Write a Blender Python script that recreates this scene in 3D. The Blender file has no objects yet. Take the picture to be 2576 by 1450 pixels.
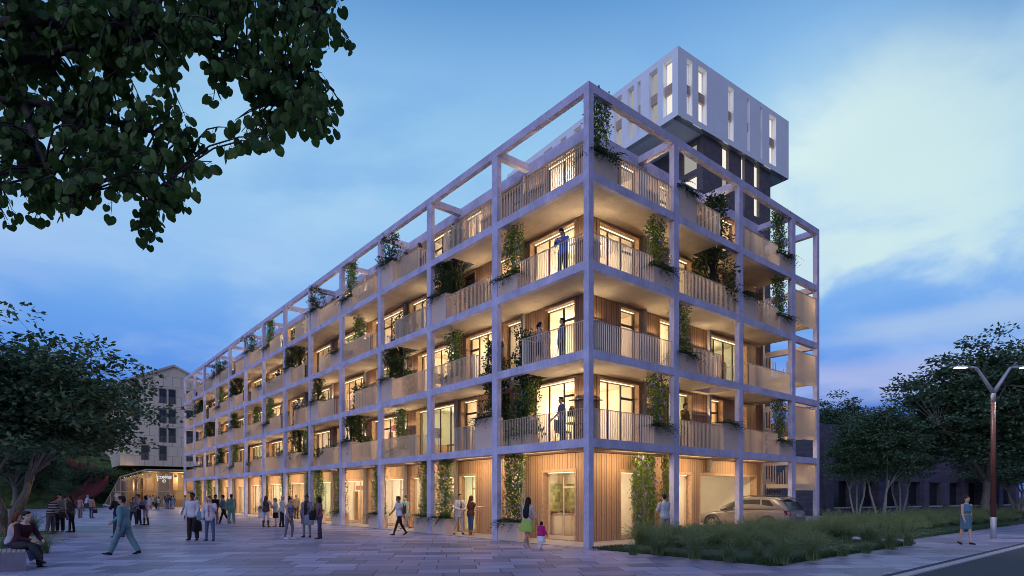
import bpy, math, random
import numpy as np
from mathutils import Vector, Matrix
R = math.radians
scene = bpy.context.scene
COL = scene.collection
rnd = random.Random(7)

# ---------------------------------------------------------------- frame of reference
# x runs along the short right-hand facade, y along the long left-hand facade, z up; the street corner is the origin
FX, FY = 0.6357, 0.7718
CAM = (-14.586, -13.661, 1.798)
def world(X, Y, z=0.0):
    return Vector((CAM[0] + X*FY + Y*FX, CAM[1] - X*FX + Y*FY, z))
def at(px, Y, z=0.0):
    """a place at depth Y on the sight line through column px of the 2576 px wide photograph"""
    return world((px - 1288.0)/1487.4*Y, Y, z)
def zat(py, Y):
    return CAM[2] + (1246.5 - py)/1487.4*Y

# ---------------------------------------------------------------- materials
def _mat(name):
    m = bpy.data.materials.new(name); m.use_nodes = True
    nt = m.node_tree; nt.nodes.clear()
    out = nt.nodes.new('ShaderNodeOutputMaterial')
    return m, nt, out
def N(nt, typ, **kw):
    n = nt.nodes.new(typ)
    for k, v in kw.items():
        if k.startswith('_'): setattr(n, k[1:], v)
        else:
            key = k.replace('__', ' ')
            n.inputs[key].default_value = v
    return n
def L(nt, a, b): nt.links.new(a, b)
def c4(c): return (c[0], c[1], c[2], 1.0)
def math_n(nt, op, a, b=None, clamp=False):
    n = nt.nodes.new('ShaderNodeMath'); n.operation = op; n.use_clamp = clamp
    for i, v in enumerate((a, b)):
        if v is None: continue
        if isinstance(v, (int, float)): n.inputs[i].default_value = v
        else: L(nt, v, n.inputs[i])
    return n.outputs[0]
def mixc(nt, fac, a, b, blend='MIX'):
    n = nt.nodes.new('ShaderNodeMix'); n.data_type = 'RGBA'; n.blend_type = blend
    for s, v in ((n.inputs[0], fac), (n.inputs[6], a), (n.inputs[7], b)):
        if isinstance(v, (int, float)): s.default_value = v
        elif isinstance(v, (tuple, list)): s.default_value = c4(v)
        else: L(nt, v, s)
    return n.outputs[2]
def coords(nt, scale=(1, 1, 1)):
    tc = nt.nodes.new('ShaderNodeTexCoord')
    mp = nt.nodes.new('ShaderNodeMapping'); mp.inputs['Scale'].default_value = scale
    L(nt, tc.outputs['Object'], mp.inputs['Vector'])
    return mp.outputs['Vector']
def noise(nt, vec, scale, detail=4, rough=.55):
    n = N(nt, 'ShaderNodeTexNoise', Scale=scale, Detail=detail, Roughness=rough)
    L(nt, vec, n.inputs['Vector']); return n.outputs['Fac']
def ramp(nt, fac, stops):
    r = nt.nodes.new('ShaderNodeValToRGB')
    while len(r.color_ramp.elements) < len(stops): r.color_ramp.elements.new(.5)
    for e, (p, c) in zip(r.color_ramp.elements, stops): e.position = p; e.color = c4(c)
    L(nt, fac, r.inputs['Fac']); return r.outputs['Color']
def bumpn(nt, h, strength, dist=.01):
    b = N(nt, 'ShaderNodeBump', Strength=strength, Distance=dist)
    L(nt, h, b.inputs['Height']); return b.outputs['Normal']
def M(name, col, rough=.6, metal=0., var=0., vscale=4., bump=0., bscale=60., emit=None, estr=0., spec=.4):
    m, nt, out = _mat(name)
    p = N(nt, 'ShaderNodeBsdfPrincipled', Roughness=rough, Metallic=metal)
    p.inputs['Base Color'].default_value = c4(col)
    p.inputs['Specular IOR Level'].default_value = spec
    L(nt, p.outputs[0], out.inputs[0])
    if var or bump: v = coords(nt)
    if var:
        n = noise(nt, v, vscale)
        a = tuple(x*(1 - var) for x in col); b = tuple(min(1, x*(1 + var)) for x in col)
        L(nt, ramp(nt, n, [(.3, a), (.7, b)]), p.inputs['Base Color'])
    if bump: L(nt, bumpn(nt, noise(nt, v, bscale), bump), p.inputs['Normal'])
    if emit:
        p.inputs['Emission Color'].default_value = c4(emit); p.inputs['Emission Strength'].default_value = estr
    return m

def m_concrete(name, a, b):
    m, nt, out = _mat(name)
    v = coords(nt); vs = coords(nt, (1, 1, .35))
    n1 = noise(nt, vs, 9, 7, .82); n2 = noise(nt, v, 1.3, 3)
    c = ramp(nt, n1, [(.32, a), (.68, b)])
    c = mixc(nt, .35, c, ramp(nt, n2, [(.3, tuple(x*.7 for x in a)), (.7, tuple(min(1, x*1.15) for x in b))]))
    p = N(nt, 'ShaderNodeBsdfPrincipled', Roughness=.8)
    p.inputs['Specular IOR Level'].default_value = .25
    L(nt, c, p.inputs['Base Color'])
    L(nt, bumpn(nt, math_n(nt, 'ADD', noise(nt, v, 45, 5), n1), .5, .008), p.inputs['Normal'])
    L(nt, p.outputs[0], out.inputs[0]); return m
def m_timber(name, axis, base=(.50, .29, .165), board=.145):
    """upright boards along one axis with dark gaps, grain and knots"""
    m, nt, out = _mat(name)
    tc = nt.nodes.new('ShaderNodeTexCoord'); sp = nt.nodes.new('ShaderNodeSeparateXYZ')
    L(nt, tc.outputs['Object'], sp.inputs[0])
    u = math_n(nt, 'DIVIDE', sp.outputs['XY'.index(axis)], board)
    idx = math_n(nt, 'FLOOR', u); fr = math_n(nt, 'FRACT', u)
    wn = nt.nodes.new('ShaderNodeTexWhiteNoise'); wn.noise_dimensions = '1D'; L(nt, idx, wn.inputs['W'])
    cb = nt.nodes.new('ShaderNodeCombineXYZ')
    L(nt, math_n(nt, 'MULTIPLY', sp.outputs['XY'.index(axis)], 9.), cb.inputs[0])
    L(nt, math_n(nt, 'MULTIPLY', idx, 3.7), cb.inputs[1])
    L(nt, math_n(nt, 'MULTIPLY', sp.outputs[2], .9), cb.inputs[2])
    g = noise(nt, cb.outputs[0], 3.2, 5, .65)
    c = ramp(nt, g, [(.25, tuple(x*.72 for x in base)), (.6, base), (.8, tuple(min(1, x*1.2) for x in base))])
    c = mixc(nt, math_n(nt, 'MULTIPLY', wn.outputs['Value'], .45), c, tuple(x*.62 for x in base))
    cb2 = nt.nodes.new('ShaderNodeCombineXYZ')
    L(nt, u, cb2.inputs[0]); L(nt, math_n(nt, 'MULTIPLY', sp.outputs[2], 2.2), cb2.inputs[2]); L(nt, idx, cb2.inputs[1])
    vo = N(nt, 'ShaderNodeTexVoronoi', Scale=1.0); L(nt, cb2.outputs[0], vo.inputs['Vector'])
    kn = math_n(nt, 'LESS_THAN', vo.outputs['Distance'], .10)
    c = mixc(nt, math_n(nt, 'MULTIPLY', kn, .75), c, (.12, .05, .02))
    gap = math_n(nt, 'LESS_THAN', fr, .13)
    c = mixc(nt, gap, c, (.05, .025, .015))
    p = N(nt, 'ShaderNodeBsdfPrincipled', Roughness=.62)
    L(nt, c, p.inputs['Base Color'])
    L(nt, bumpn(nt, math_n(nt, 'SUBTRACT', 1., gap), .6, .01), p.inputs['Normal'])
    L(nt, p.outputs[0], out.inputs[0]); return m
def m_paving():
    m, nt, out = _mat('stone_paving')
    v0 = coords(nt); rm_ = nt.nodes.new('ShaderNodeMapping'); rm_.inputs['Rotation'].default_value = (0, 0, R(34.2)); L(nt, v0, rm_.inputs[0]); v = rm_.outputs[0]
    def bricks(w, h, off, a, b, seed):
        br = nt.nodes.new('ShaderNodeTexBrick')
        br.offset = off; br.offset_frequency = 2; br.squash = 1.6; br.squash_frequency = 3
        mp = nt.nodes.new('ShaderNodeMapping'); mp.inputs['Location'].default_value = (seed, 0, 0)
        L(nt, v, mp.inputs[0]); L(nt, mp.outputs[0], br.inputs['Vector'])
        br.inputs['Color1'].default_value = c4(a); br.inputs['Color2'].default_value = c4(b)
        br.inputs['Mortar'].default_value = (.10, .09, .115, 1)
        br.inputs['Scale'].default_value = 1.; br.inputs['Mortar Size'].default_value = .016
        br.inputs['Mortar Smooth'].default_value = .3
        br.inputs['Brick Width'].default_value = w; br.inputs['Row Height'].default_value = h
        return br
    b1 = bricks(.98, .72, .43, (.11, .105, .165), (.50, .465, .65), 0.)
    n1 = noise(nt, coords(nt, (.7, 3., 1)), 1.1, 5, .65)
    n2 = noise(nt, v, 9, 5, .7)
    c = mixc(nt, .22, b1.outputs['Color'], ramp(nt, n1, [(.32, (.15, .13, .20)), (.68, (.47, .41, .57))]))
    c = mixc(nt, .16, c, ramp(nt, n2, [(.3, (.16, .14, .2)), (.7, (.48, .42, .56))]))
    c = mixc(nt, b1.outputs['Fac'], c, (.035, .03, .05))
    p = N(nt, 'ShaderNodeBsdfPrincipled', Roughness=.42)
    p.inputs['Specular IOR Level'].default_value = .45
    L(nt, c, p.inputs['Base Color'])
    h = math_n(nt, 'ADD', math_n(nt, 'MULTIPLY', b1.outputs['Fac'], -1.), math_n(nt, 'MULTIPLY', n2, .5))
    L(nt, bumpn(nt, h, .4, .006), p.inputs['Normal'])
    L(nt, p.outputs[0], out.inputs[0]); return m
def m_brick(name, a, b, mortar, axis='X', w=.5, h=.09, ms=.006):
    m, nt, out = _mat(name)
    tc = nt.nodes.new('ShaderNodeTexCoord'); sp = nt.nodes.new('ShaderNodeSeparateXYZ'); L(nt, tc.outputs['Object'], sp.inputs[0])
    cb = nt.nodes.new('ShaderNodeCombineXYZ')
    L(nt, math_n(nt, 'ADD', sp.outputs[0], sp.outputs[1]), cb.inputs[0]); L(nt, sp.outputs[2], cb.inputs[1])
    br = nt.nodes.new('ShaderNodeTexBrick'); L(nt, cb.outputs[0], br.inputs['Vector'])
    br.inputs['Color1'].default_value = c4(a); br.inputs['Color2'].default_value = c4(b); br.inputs['Mortar'].default_value = c4(mortar)
    br.inputs['Scale'].default_value = 1.; br.inputs['Mortar Size'].default_value = ms
    br.inputs['Brick Width'].default_value = w; br.inputs['Row Height'].default_value = h
    n = noise(nt, coords(nt), 2.2, 5)
    c = mixc(nt, .3, br.outputs['Color'], ramp(nt, n, [(.3, tuple(x*.7 for x in a)), (.7, b)]))
    p = N(nt, 'ShaderNodeBsdfPrincipled', Roughness=.8); L(nt, c, p.inputs['Base Color'])
    L(nt, bumpn(nt, math_n(nt, 'SUBTRACT', 1., br.outputs['Fac']), .4, .006), p.inputs['Normal'])
    L(nt, p.outputs[0], out.inputs[0]); return m
def m_leaf(name, dark, light, transl=.25, rough=.55, scale=3.):
    m, nt, out = _mat(name)
    n = noise(nt, coords(nt), scale, 3, .7)
    oi = nt.nodes.new('ShaderNodeNewGeometry')
    f = math_n(nt, 'ADD', math_n(nt, 'MULTIPLY', n, .55), math_n(nt, 'MULTIPLY', oi.outputs['Random Per Island'], .45))
    c = ramp(nt, f, [(.25, dark), (.75, light)])
    p = N(nt, 'ShaderNodeBsdfPrincipled', Roughness=rough); L(nt, c, p.inputs['Base Color'])
    p.inputs['Specular IOR Level'].default_value = .3
    t = nt.nodes.new('ShaderNodeBsdfTranslucent'); L(nt, c, t.inputs['Color'])
    mx = nt.nodes.new('ShaderNodeMixShader'); mx.inputs[0].default_value = transl
    L(nt, p.outputs[0], mx.inputs[1]); L(nt, t.outputs[0], mx.inputs[2]); L(nt, mx.outputs[0], out.inputs[0]); return m
def m_bark(name, a, b):
    m, nt, out = _mat(name)
    n = noise(nt, coords(nt, (6, 6, 1.2)), 3, 6, .7)
    p = N(nt, 'ShaderNodeBsdfPrincipled', Roughness=.9); L(nt, ramp(nt, n, [(.3, a), (.7, b)]), p.inputs['Base Color'])
    L(nt, bumpn(nt, n, .8, .03), p.inputs['Normal']); L(nt, p.outputs[0], out.inputs[0]); return m
def m_glass(name, tint=(1, 1, 1), base=.05, edge=.7):
    m, nt, out = _mat(name)
    lw = N(nt, 'ShaderNodeLayerWeight', Blend=.5)
    f = math_n(nt, 'ADD', math_n(nt, 'MULTIPLY', math_n(nt, 'POWER', lw.outputs['Facing'], 4.), edge), base)
    t = nt.nodes.new('ShaderNodeBsdfTransparent'); t.inputs[0].default_value = c4(tint)
    g = nt.nodes.new('ShaderNodeBsdfGlossy'); g.inputs['Roughness'].default_value = .02
    mx = nt.nodes.new('ShaderNodeMixShader'); L(nt, f, mx.inputs[0]); L(nt, t.outputs[0], mx.inputs[1]); L(nt, g.outputs[0], mx.inputs[2])
    L(nt, mx.outputs[0], out.inputs[0]); return m
def m_panel(name, col, joint, w, h):
    return m_brick(name, col, tuple(x*.94 for x in col), joint, w=w, h=h, ms=.03)
def m_plaid():
    m, nt, out = _mat('plaid_cloth')
    sp = nt.nodes.new('ShaderNodeSeparateXYZ'); L(nt, coords(nt, (14, 14, 14)), sp.inputs[0])
    fx = math_n(nt, 'GREATER_THAN', math_n(nt, 'FRACT', sp.outputs[0]), .5); fz = math_n(nt, 'GREATER_THAN', math_n(nt, 'FRACT', sp.outputs[2]), .5)
    c = mixc(nt, fx, (.45, .05, .05), (.06, .05, .12)); c = mixc(nt, math_n(nt, 'MULTIPLY', fz, .5), c, (.6, .5, .5))
    p = N(nt, 'ShaderNodeBsdfPrincipled', Roughness=.9); L(nt, c, p.inputs['Base Color']); L(nt, p.outputs[0], out.inputs[0]); return m
def m_stripes():
    m, nt, out = _mat('striped_knit')
    sp = nt.nodes.new('ShaderNodeSeparateXYZ'); L(nt, coords(nt, (8, 8, 8)), sp.inputs[0])
    f = math_n(nt, 'GREATER_THAN', math_n(nt, 'FRACT', sp.outputs[2]), .55)
    c = mixc(nt, f, (.03, .03, .05), (.5, .47, .48))
    p = N(nt, 'ShaderNodeBsdfPrincipled', Roughness=.9); L(nt, c, p.inputs['Base Color']); L(nt, p.outputs[0], out.inputs[0]); return m
def m_speckle(name, a, b, scale):
    m, nt, out = _mat(name)
    n = noise(nt, coords(nt), scale, 2)
    p = N(nt, 'ShaderNodeBsdfPrincipled', Roughness=.85); L(nt, ramp(nt, n, [(.45, a), (.58, b)]), p.inputs['Base Color'])
    L(nt, p.outputs[0], out.inputs[0]); return m
def m_emit(name, col, s):
    m, nt, out = _mat(name); e = nt.nodes.new('ShaderNodeEmission'); e.inputs[0].default_value = c4(col); e.inputs[1].default_value = s
    L(nt, e.outputs[0], out.inputs[0]); return m

WARM = (1.0, .76, .44)
MT = dict(
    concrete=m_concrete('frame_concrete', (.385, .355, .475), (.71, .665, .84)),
    bench=m_concrete('bench_concrete', (.20, .19, .22), (.30, .28, .32)),
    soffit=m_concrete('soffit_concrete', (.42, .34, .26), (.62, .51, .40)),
    timber_y=m_timber('timber_boards_long', 'Y'), timber_x=m_timber('timber_boards_short', 'X'),
    trim=M('timber_trim', (.50, .31, .18), .6, var=.2, vscale=7),
    pilaster=M('grey_post', (.36, .32, .31), .7, var=.1),
    plaster=M('cream_plaster', (.74, .66, .52), .8, var=.04, vscale=2),
    plaster_b=M('warm_white_plaster', (.80, .74, .62), .8, var=.03, vscale=2),
    oak=M('oak_floor', (.35, .22, .12), .5, var=.2),
    frame=M('dark_window_frame', (.11, .085, .065), .45),
    frame_l=M('pale_window_frame', (.62, .52, .36), .45),
    glass=m_glass('clear_glass'),
    glass_d=m_glass('dim_glass', (.55, .55, .6), .10, .8),
    rail=M('champagne_metal', (.86, .70, .52), .34, metal=.35),
    rail_dark=M('dark_metal', (.10, .085, .075), .5, metal=.3),  # dark brown metal, its own colour
    planter=M('peach_planter', (.72, .53, .41), .75, var=.05, vscale=3, bump=.1),
    soil=M('soil', (.05, .035, .025), .95, var=.3, vscale=30),
    paving=m_paving(),
    arcade=M('arcade_screed', (.38, .33, .32), .6, var=.15, vscale=2.5, bump=.1),
    asphalt=M('asphalt', (.05, .05, .06), .8, var=.25, vscale=20, bump=.3, bscale=120),
    kerb=M('kerb_stone', (.45, .42, .45), .75, var=.15, vscale=6),
    pale_slab=M('pale_concrete_paving', (.50, .47, .48), .7, var=.12, vscale=2),
    lawn=m_speckle('lawn_turf', (.02, .045, .015), (.04, .075, .025), 40.),
    hillgrass=m_speckle('hill_grass', (.035, .07, .012), (.085, .125, .025), 1.2),
    earth=M('distant_ground', (.06, .07, .06), .9, var=.3, vscale=.2),
    white=M('white_render', (.88, .90, .92), .85, var=.04, vscale=.6),
    spandrel=M('pale_timber_band', (.55, .38, .27), .65, var=.18, vscale=6),
    brick=m_brick('dark_brick', (.10, .082, .088), (.185, .155, .155), (.12, .10, .11)),
    brick_d=m_brick('blue_black_brick', (.07, .065, .09), (.125, .115, .15), (.06, .055, .07), w=.9, h=.22),
    panel=m_panel('cream_cladding', (.86, .71, .52), (.28, .22, .17), 1.25, 1.55),
    roofm=M('pale_roof_edge', (.60, .52, .42), .7),
    winlit=m_emit('lit_blind', (1., .93, .82), .95),
    winlit_d=m_emit('dim_lit_blind', (.85, .80, .74), .42),
    darkglass=M('dark_glazing', (.02, .02, .025), .08, spec=.8),
    bronze=M('bronze_frame', (.70, .56, .34), .45, metal=.2),
    cafe=M('cafe_wall', (.42, .32, .18), .8, var=.1, vscale=.6),
    white_sign=M('white_letters', (.85, .82, .78), .6, emit=(1, .95, .85), estr=.5),
    red=M('dark_red_steel', (.33, .085, .085), .6),
    rust=M('oxide_red_paint', (.14, .042, .026), .45, var=.15),
    steel=M('silver_paint', (.45, .45, .48), .45, metal=.3),
    led=m_emit('lamp_led', (.95, .97, 1.), 6.),
    strip=m_emit('warm_led_strip', (1., .80, .46), 2.2),
    leaf_cl=m_leaf('climber_leaf', (.07, .13, .022), (.22, .32, .06), .42),
    leaf_sh=m_leaf('shrub_leaf', (.03, .055, .016), (.085, .12, .032), .25),
    leaf_fern=m_leaf('fern_leaf', (.03, .075, .035), (.08, .15, .07), .2),
    leaf_tree=m_leaf('tree_leaf', (.055, .115, .058), (.14, .215, .11), .2, scale=.7),
    leaf_big=m_leaf('heart_leaf', (.030, .078, .016), (.10, .185, .042), .45, scale=1.2),
    leaf_grass=m_leaf('grass_blade', (.075, .13, .05), (.21, .29, .125), .2, scale=1.5),
    leaf_dry=m_leaf('pale_grass_blade', (.14, .19, .07), (.30, .35, .16), .2, scale=2.),
    leaf_lawn=m_leaf('lawn_blade', (.02, .045, .012), (.05, .09, .025), .2),
    flower=M('violet_petal', (.30, .22, .62), .6, var=.2, vscale=9),
    bark=m_bark('bark', (.10, .09, .075), (.34, .31, .26)),
    bark_d=m_bark('dark_bark', (.02, .016, .014), (.05, .04, .035)),
    bark_w=m_bark('pale_bark', (.18, .17, .15), (.42, .40, .36)),
)
# ---------------------------------------------------------------- mesh building
class MB:
    def __init__(s): s.v = []; s.f = []; s.m = []; s.cur = 0
    def add(s, vs, fs, mi=None):
        o = len(s.v); s.v.extend(vs); s.f.extend([tuple(i + o for i in f) for f in fs])
        s.m.extend([s.cur if mi is None else mi]*len(fs))
    def quad(s, a, b, c, d, mi=None): s.add([a, b, c, d], [(0, 1, 2, 3)], mi)
    def box(s, x0, x1, y0, y1, z0, z1, mi=None):
        s.add([(x0,y0,z0),(x1,y0,z0),(x1,y1,z0),(x0,y1,z0),(x0,y0,z1),(x1,y0,z1),(x1,y1,z1),(x0,y1,z1)],
              [(0,3,2,1),(4,5,6,7),(0,1,5,4),(1,2,6,5),(2,3,7,6),(3,0,4,7)], mi)
    def obox(s, o, u, v, w, mi=None):
        """box from a corner and three edge vectors"""
        o, u, v, w = Vector(o), Vector(u), Vector(v), Vector(w)
        if u.cross(v).dot(w) < 0: u, v = v, u
        p = [o, o+u, o+u+v, o+v, o+w, o+u+w, o+u+v+w, o+v+w]
        s.add([tuple(q) for q in p], [(0,3,2,1),(4,5,6,7),(0,1,5,4),(1,2,6,5),(2,3,7,6),(3,0,4,7)], mi)
    def tube(s, pts, rad, n=8, mi=None, cap=True, flat=1.0):
        pts = [Vector(p) for p in pts]
        if isinstance(rad, (int, float)): rad = [rad]*len(pts)
        vs = []; fs = []; prev = None
        for i, p in enumerate(pts):
            d = (pts[min(i+1, len(pts)-1)] - pts[max(i-1, 0)])
            d = d.normalized() if d.length > 1e-9 else Vector((0, 0, 1))
            if prev is None:
                a = d.cross(Vector((0, 0, 1))) if abs(d.z) < .95 else d.cross(Vector((0, 1, 0)))
            else: a = prev - d*prev.dot(d)
            a.normalize(); b = d.cross(a); prev = a
            for k in range(n):
                t = 2*math.pi*k/n
                vs.append(tuple(p + (a*math.cos(t) + b*math.sin(t)*flat)*rad[i]))
        for i in range(len(pts)-1):
            for k in range(n):
                k2 = (k+1) % n
                fs.append((i*n+k, i*n+k2, (i+1)*n+k2, (i+1)*n+k))
        if cap:
            fs.append(tuple(reversed(range(n)))); fs.append(tuple(range((len(pts)-1)*n, len(pts)*n)))
        s.add(vs, fs, mi)
    def rings(s, rr, mi=None):
        """loft closed rings (lists of points of one length)"""
        n = len(rr[0]); vs = [tuple(p) for r in rr for p in r]; fs = []
        for i in range(len(rr)-1):
            for k in range(n):
                k2 = (k+1) % n; fs.append((i*n+k, i*n+k2, (i+1)*n+k2, (i+1)*n+k))
        fs.append(tuple(reversed(range(n)))); fs.append(tuple(range((len(rr)-1)*n, len(rr)*n)))
        s.add(vs, fs, mi)
    def ball(s, c, r, n=12, m=8, mi=None, rot=None):
        if isinstance(r, (int, float)): r = (r, r, r)
        c = Vector(c); vs = []; fs = []
        for i in range(m+1):
            t = math.pi*i/m
            for k in range(n):
                a = 2*math.pi*k/n
                q = Vector((r[0]*math.sin(t)*math.cos(a), r[1]*math.sin(t)*math.sin(a), r[2]*math.cos(t)))
                if rot is not None: q = rot @ q
                vs.append(tuple(c + q))
        for i in range(m):
            for k in range(n):
                k2 = (k+1) % n; fs.append((i*n+k, (i+1)*n+k, (i+1)*n+k2, i*n+k2))
        s.add(vs, fs, mi)
    def disc(s, c, nrm, r, th, n=20, mi=None):
        c = Vector(c); nrm = Vector(nrm).normalized(); s.tube([c, c + nrm*th], r, n, mi)
    def mesh(s, name, mats, smooth=False):
        me = bpy.data.meshes.new(name); me.from_pydata(s.v, [], s.f)
        for m in (mats if isinstance(mats, (list, tuple)) else [mats]): me.materials.append(m)
        if any(s.m): me.polygons.foreach_set('material_index', s.m)
        if smooth: me.polygons.foreach_set('use_smooth', [True]*len(me.polygons))
        me.update(); return me
    def build(s, name, mats, parent=None, smooth=False):
        return link(name, s.mesh(name, mats, smooth), parent)
def link(name, me, parent=None, loc=None, rz=0, sc=None):
    o = bpy.data.objects.new(name, me); COL.objects.link(o)
    if parent is not None: o.parent = parent
    if loc is not None: o.location = loc
    if rz: o.rotation_euler = (0, 0, rz)
    if sc is not None: o.scale = sc if isinstance(sc, (tuple, list)) else (sc, sc, sc)
    return o
def tag(o, label=None, cat=None, group=None, kind=None):
    if label: o['label'] = label
    if cat: o['category'] = cat
    if group: o['group'] = group
    if kind: o['kind'] = kind
    return o
def thing(name, label, cat, loc=(0, 0, 0), rz=0, group=None, sc=None):
    o = link(name, None, None, loc, rz, sc); o.empty_display_size = .3
    return tag(o, label, cat, group)
def struct(name, mb, mat):
    return tag(mb.build(name, mat), kind='structure')
def open_wall(mb, O, U, Nn, w, z0, z1, th, ops, mi=None, mi_rev=None):
    """solid wall from O along U (width w), outer face at O, thickness th along Nn (inwards), with rectangular openings (u0,u1,v0,v1)"""
    O, U, Nn = Vector(O), Vector(U).normalized(), Vector(Nn).normalized()
    us = sorted({0., w} | {q for o in ops for q in o[:2] if 0 <= q <= w}); vs = sorted({z0, z1} | {q for o in ops for q in o[2:] if z0 <= q <= z1})
    P = lambda u, v, d: tuple(O + U*u + Nn*d + Vector((0, 0, v)))
    for i in range(len(us)-1):
        for j in range(len(vs)-1):
            cu, cv = (us[i]+us[i+1])/2, (vs[j]+vs[j+1])/2
            if any(o[0] < cu < o[1] and o[2] < cv < o[3] for o in ops): continue
            a, b, c, d = us[i], us[i+1], vs[j], vs[j+1]
            mb.quad(P(a, c, 0), P(b, c, 0), P(b, d, 0), P(a, d, 0), mi)
            mb.quad(P(a, c, th), P(a, d, th), P(b, d, th), P(b, c, th), mi)
    for a, b, c, d in ops:
        r = mi if mi_rev is None else mi_rev
        mb.quad(P(a, c, 0), P(a, d, 0), P(a, d, th), P(a, c, th), r); mb.quad(P(b, c, 0), P(b, c, th), P(b, d, th), P(b, d, 0), r)
        mb.quad(P(a, d, 0), P(b, d, 0), P(b, d, th), P(a, d, th), r)
        if c > z0 + 1e-4: mb.quad(P(a, c, 0), P(a, c, th), P(b, c, th), P(b, c, 0), r)
    mb.quad(P(0, z0, 0), P(0, z1, 0), P(0, z1, th), P(0, z0, th), mi); mb.quad(P(w, z0, 0), P(w, z0, th), P(w, z1, th), P(w, z1, 0), mi)
    mb.quad(P(0, z1, 0), P(w, z1, 0), P(w, z1, th), P(0, z1, th), mi)
def lamp(kind, name, loc, energy, col=WARM, size=.3, size_y=None, rot=None, spot=None):
    d = bpy.data.lights.new(name, kind); d.energy = energy; d.color = col
    if kind == 'AREA':
        d.size = size
        if size_y: d.shape = 'RECTANGLE'; d.size_y = size_y
    else: d.shadow_soft_size = size
    if spot: d.spot_size = spot; d.spot_blend = .6
    o = bpy.data.objects.new(name, d); COL.objects.link(o); o.location = loc
    if rot: o.rotation_euler = rot
    return o
SKY_S, SUN_E = 1.0, .6
# ---------------------------------------------------------------- people
_cloth = {}
def cloth(col, rough=.85):
    k = tuple(round(c, 3) for c in col)
    if k not in _cloth: _cloth[k] = M('cloth', col, rough, var=.12, vscale=9, spec=.2)
    return _cloth[k]
SKIN = {k: M('skin_' + k, c, .55, spec=.35) for k, c in dict(pale=(.58, .36, .27), tan=(.44, .25, .16), brown=(.22, .11, .065), dark=(.11, .055, .035)).items()}
HAIRC = dict(black=(.012, .010, .010), brown=(.05, .025, .014), auburn=(.12, .035, .015), blond=(.28, .17, .08), grey=(.38, .36, .34), red=(.10, .022, .014), cream=(.5, .45, .38))
def remesh(mb, voxel, smooth=3):
    o = mb.build('tmp', SKIN['pale'])
    m = o.modifiers.new('r', 'REMESH'); m.mode = 'VOXEL'; m.voxel_size = voxel; m.use_smooth_shade = True
    if smooth:
        q = o.modifiers.new('s', 'SMOOTH'); q.factor = .5; q.iterations = smooth
    dg = bpy.context.evaluated_depsgraph_get()
    me = bpy.data.meshes.new_from_object(o.evaluated_get(dg))
    old = o.data; bpy.data.objects.remove(o); bpy.data.meshes.remove(old)
    me.materials.clear()
    me.polygons.foreach_set('use_smooth', [True]*len(me.polygons))
    return me
def skinned(name, mb, mat, parent, voxel, smooth=3):
    me = remesh(mb, voxel, smooth); me.materials.append(mat); me.name = name
    return link(name, me, parent)
TORSO = [(-.11, .095, .095), (-.06, .150, .115), (.02, .168, .122), (.11, .150, .108), (.20, .132, .098), (.30, .148, .114), (.40, .166, .116), (.465, .168, .100), (.525, .110, .082), (.56, .060, .062)]
def dirv(side, fl, ab):
    fl, ab = R(fl), R(ab)
    return Vector((side*math.sin(ab), math.sin(fl)*math.cos(ab), -math.cos(fl)*math.cos(ab)))
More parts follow.
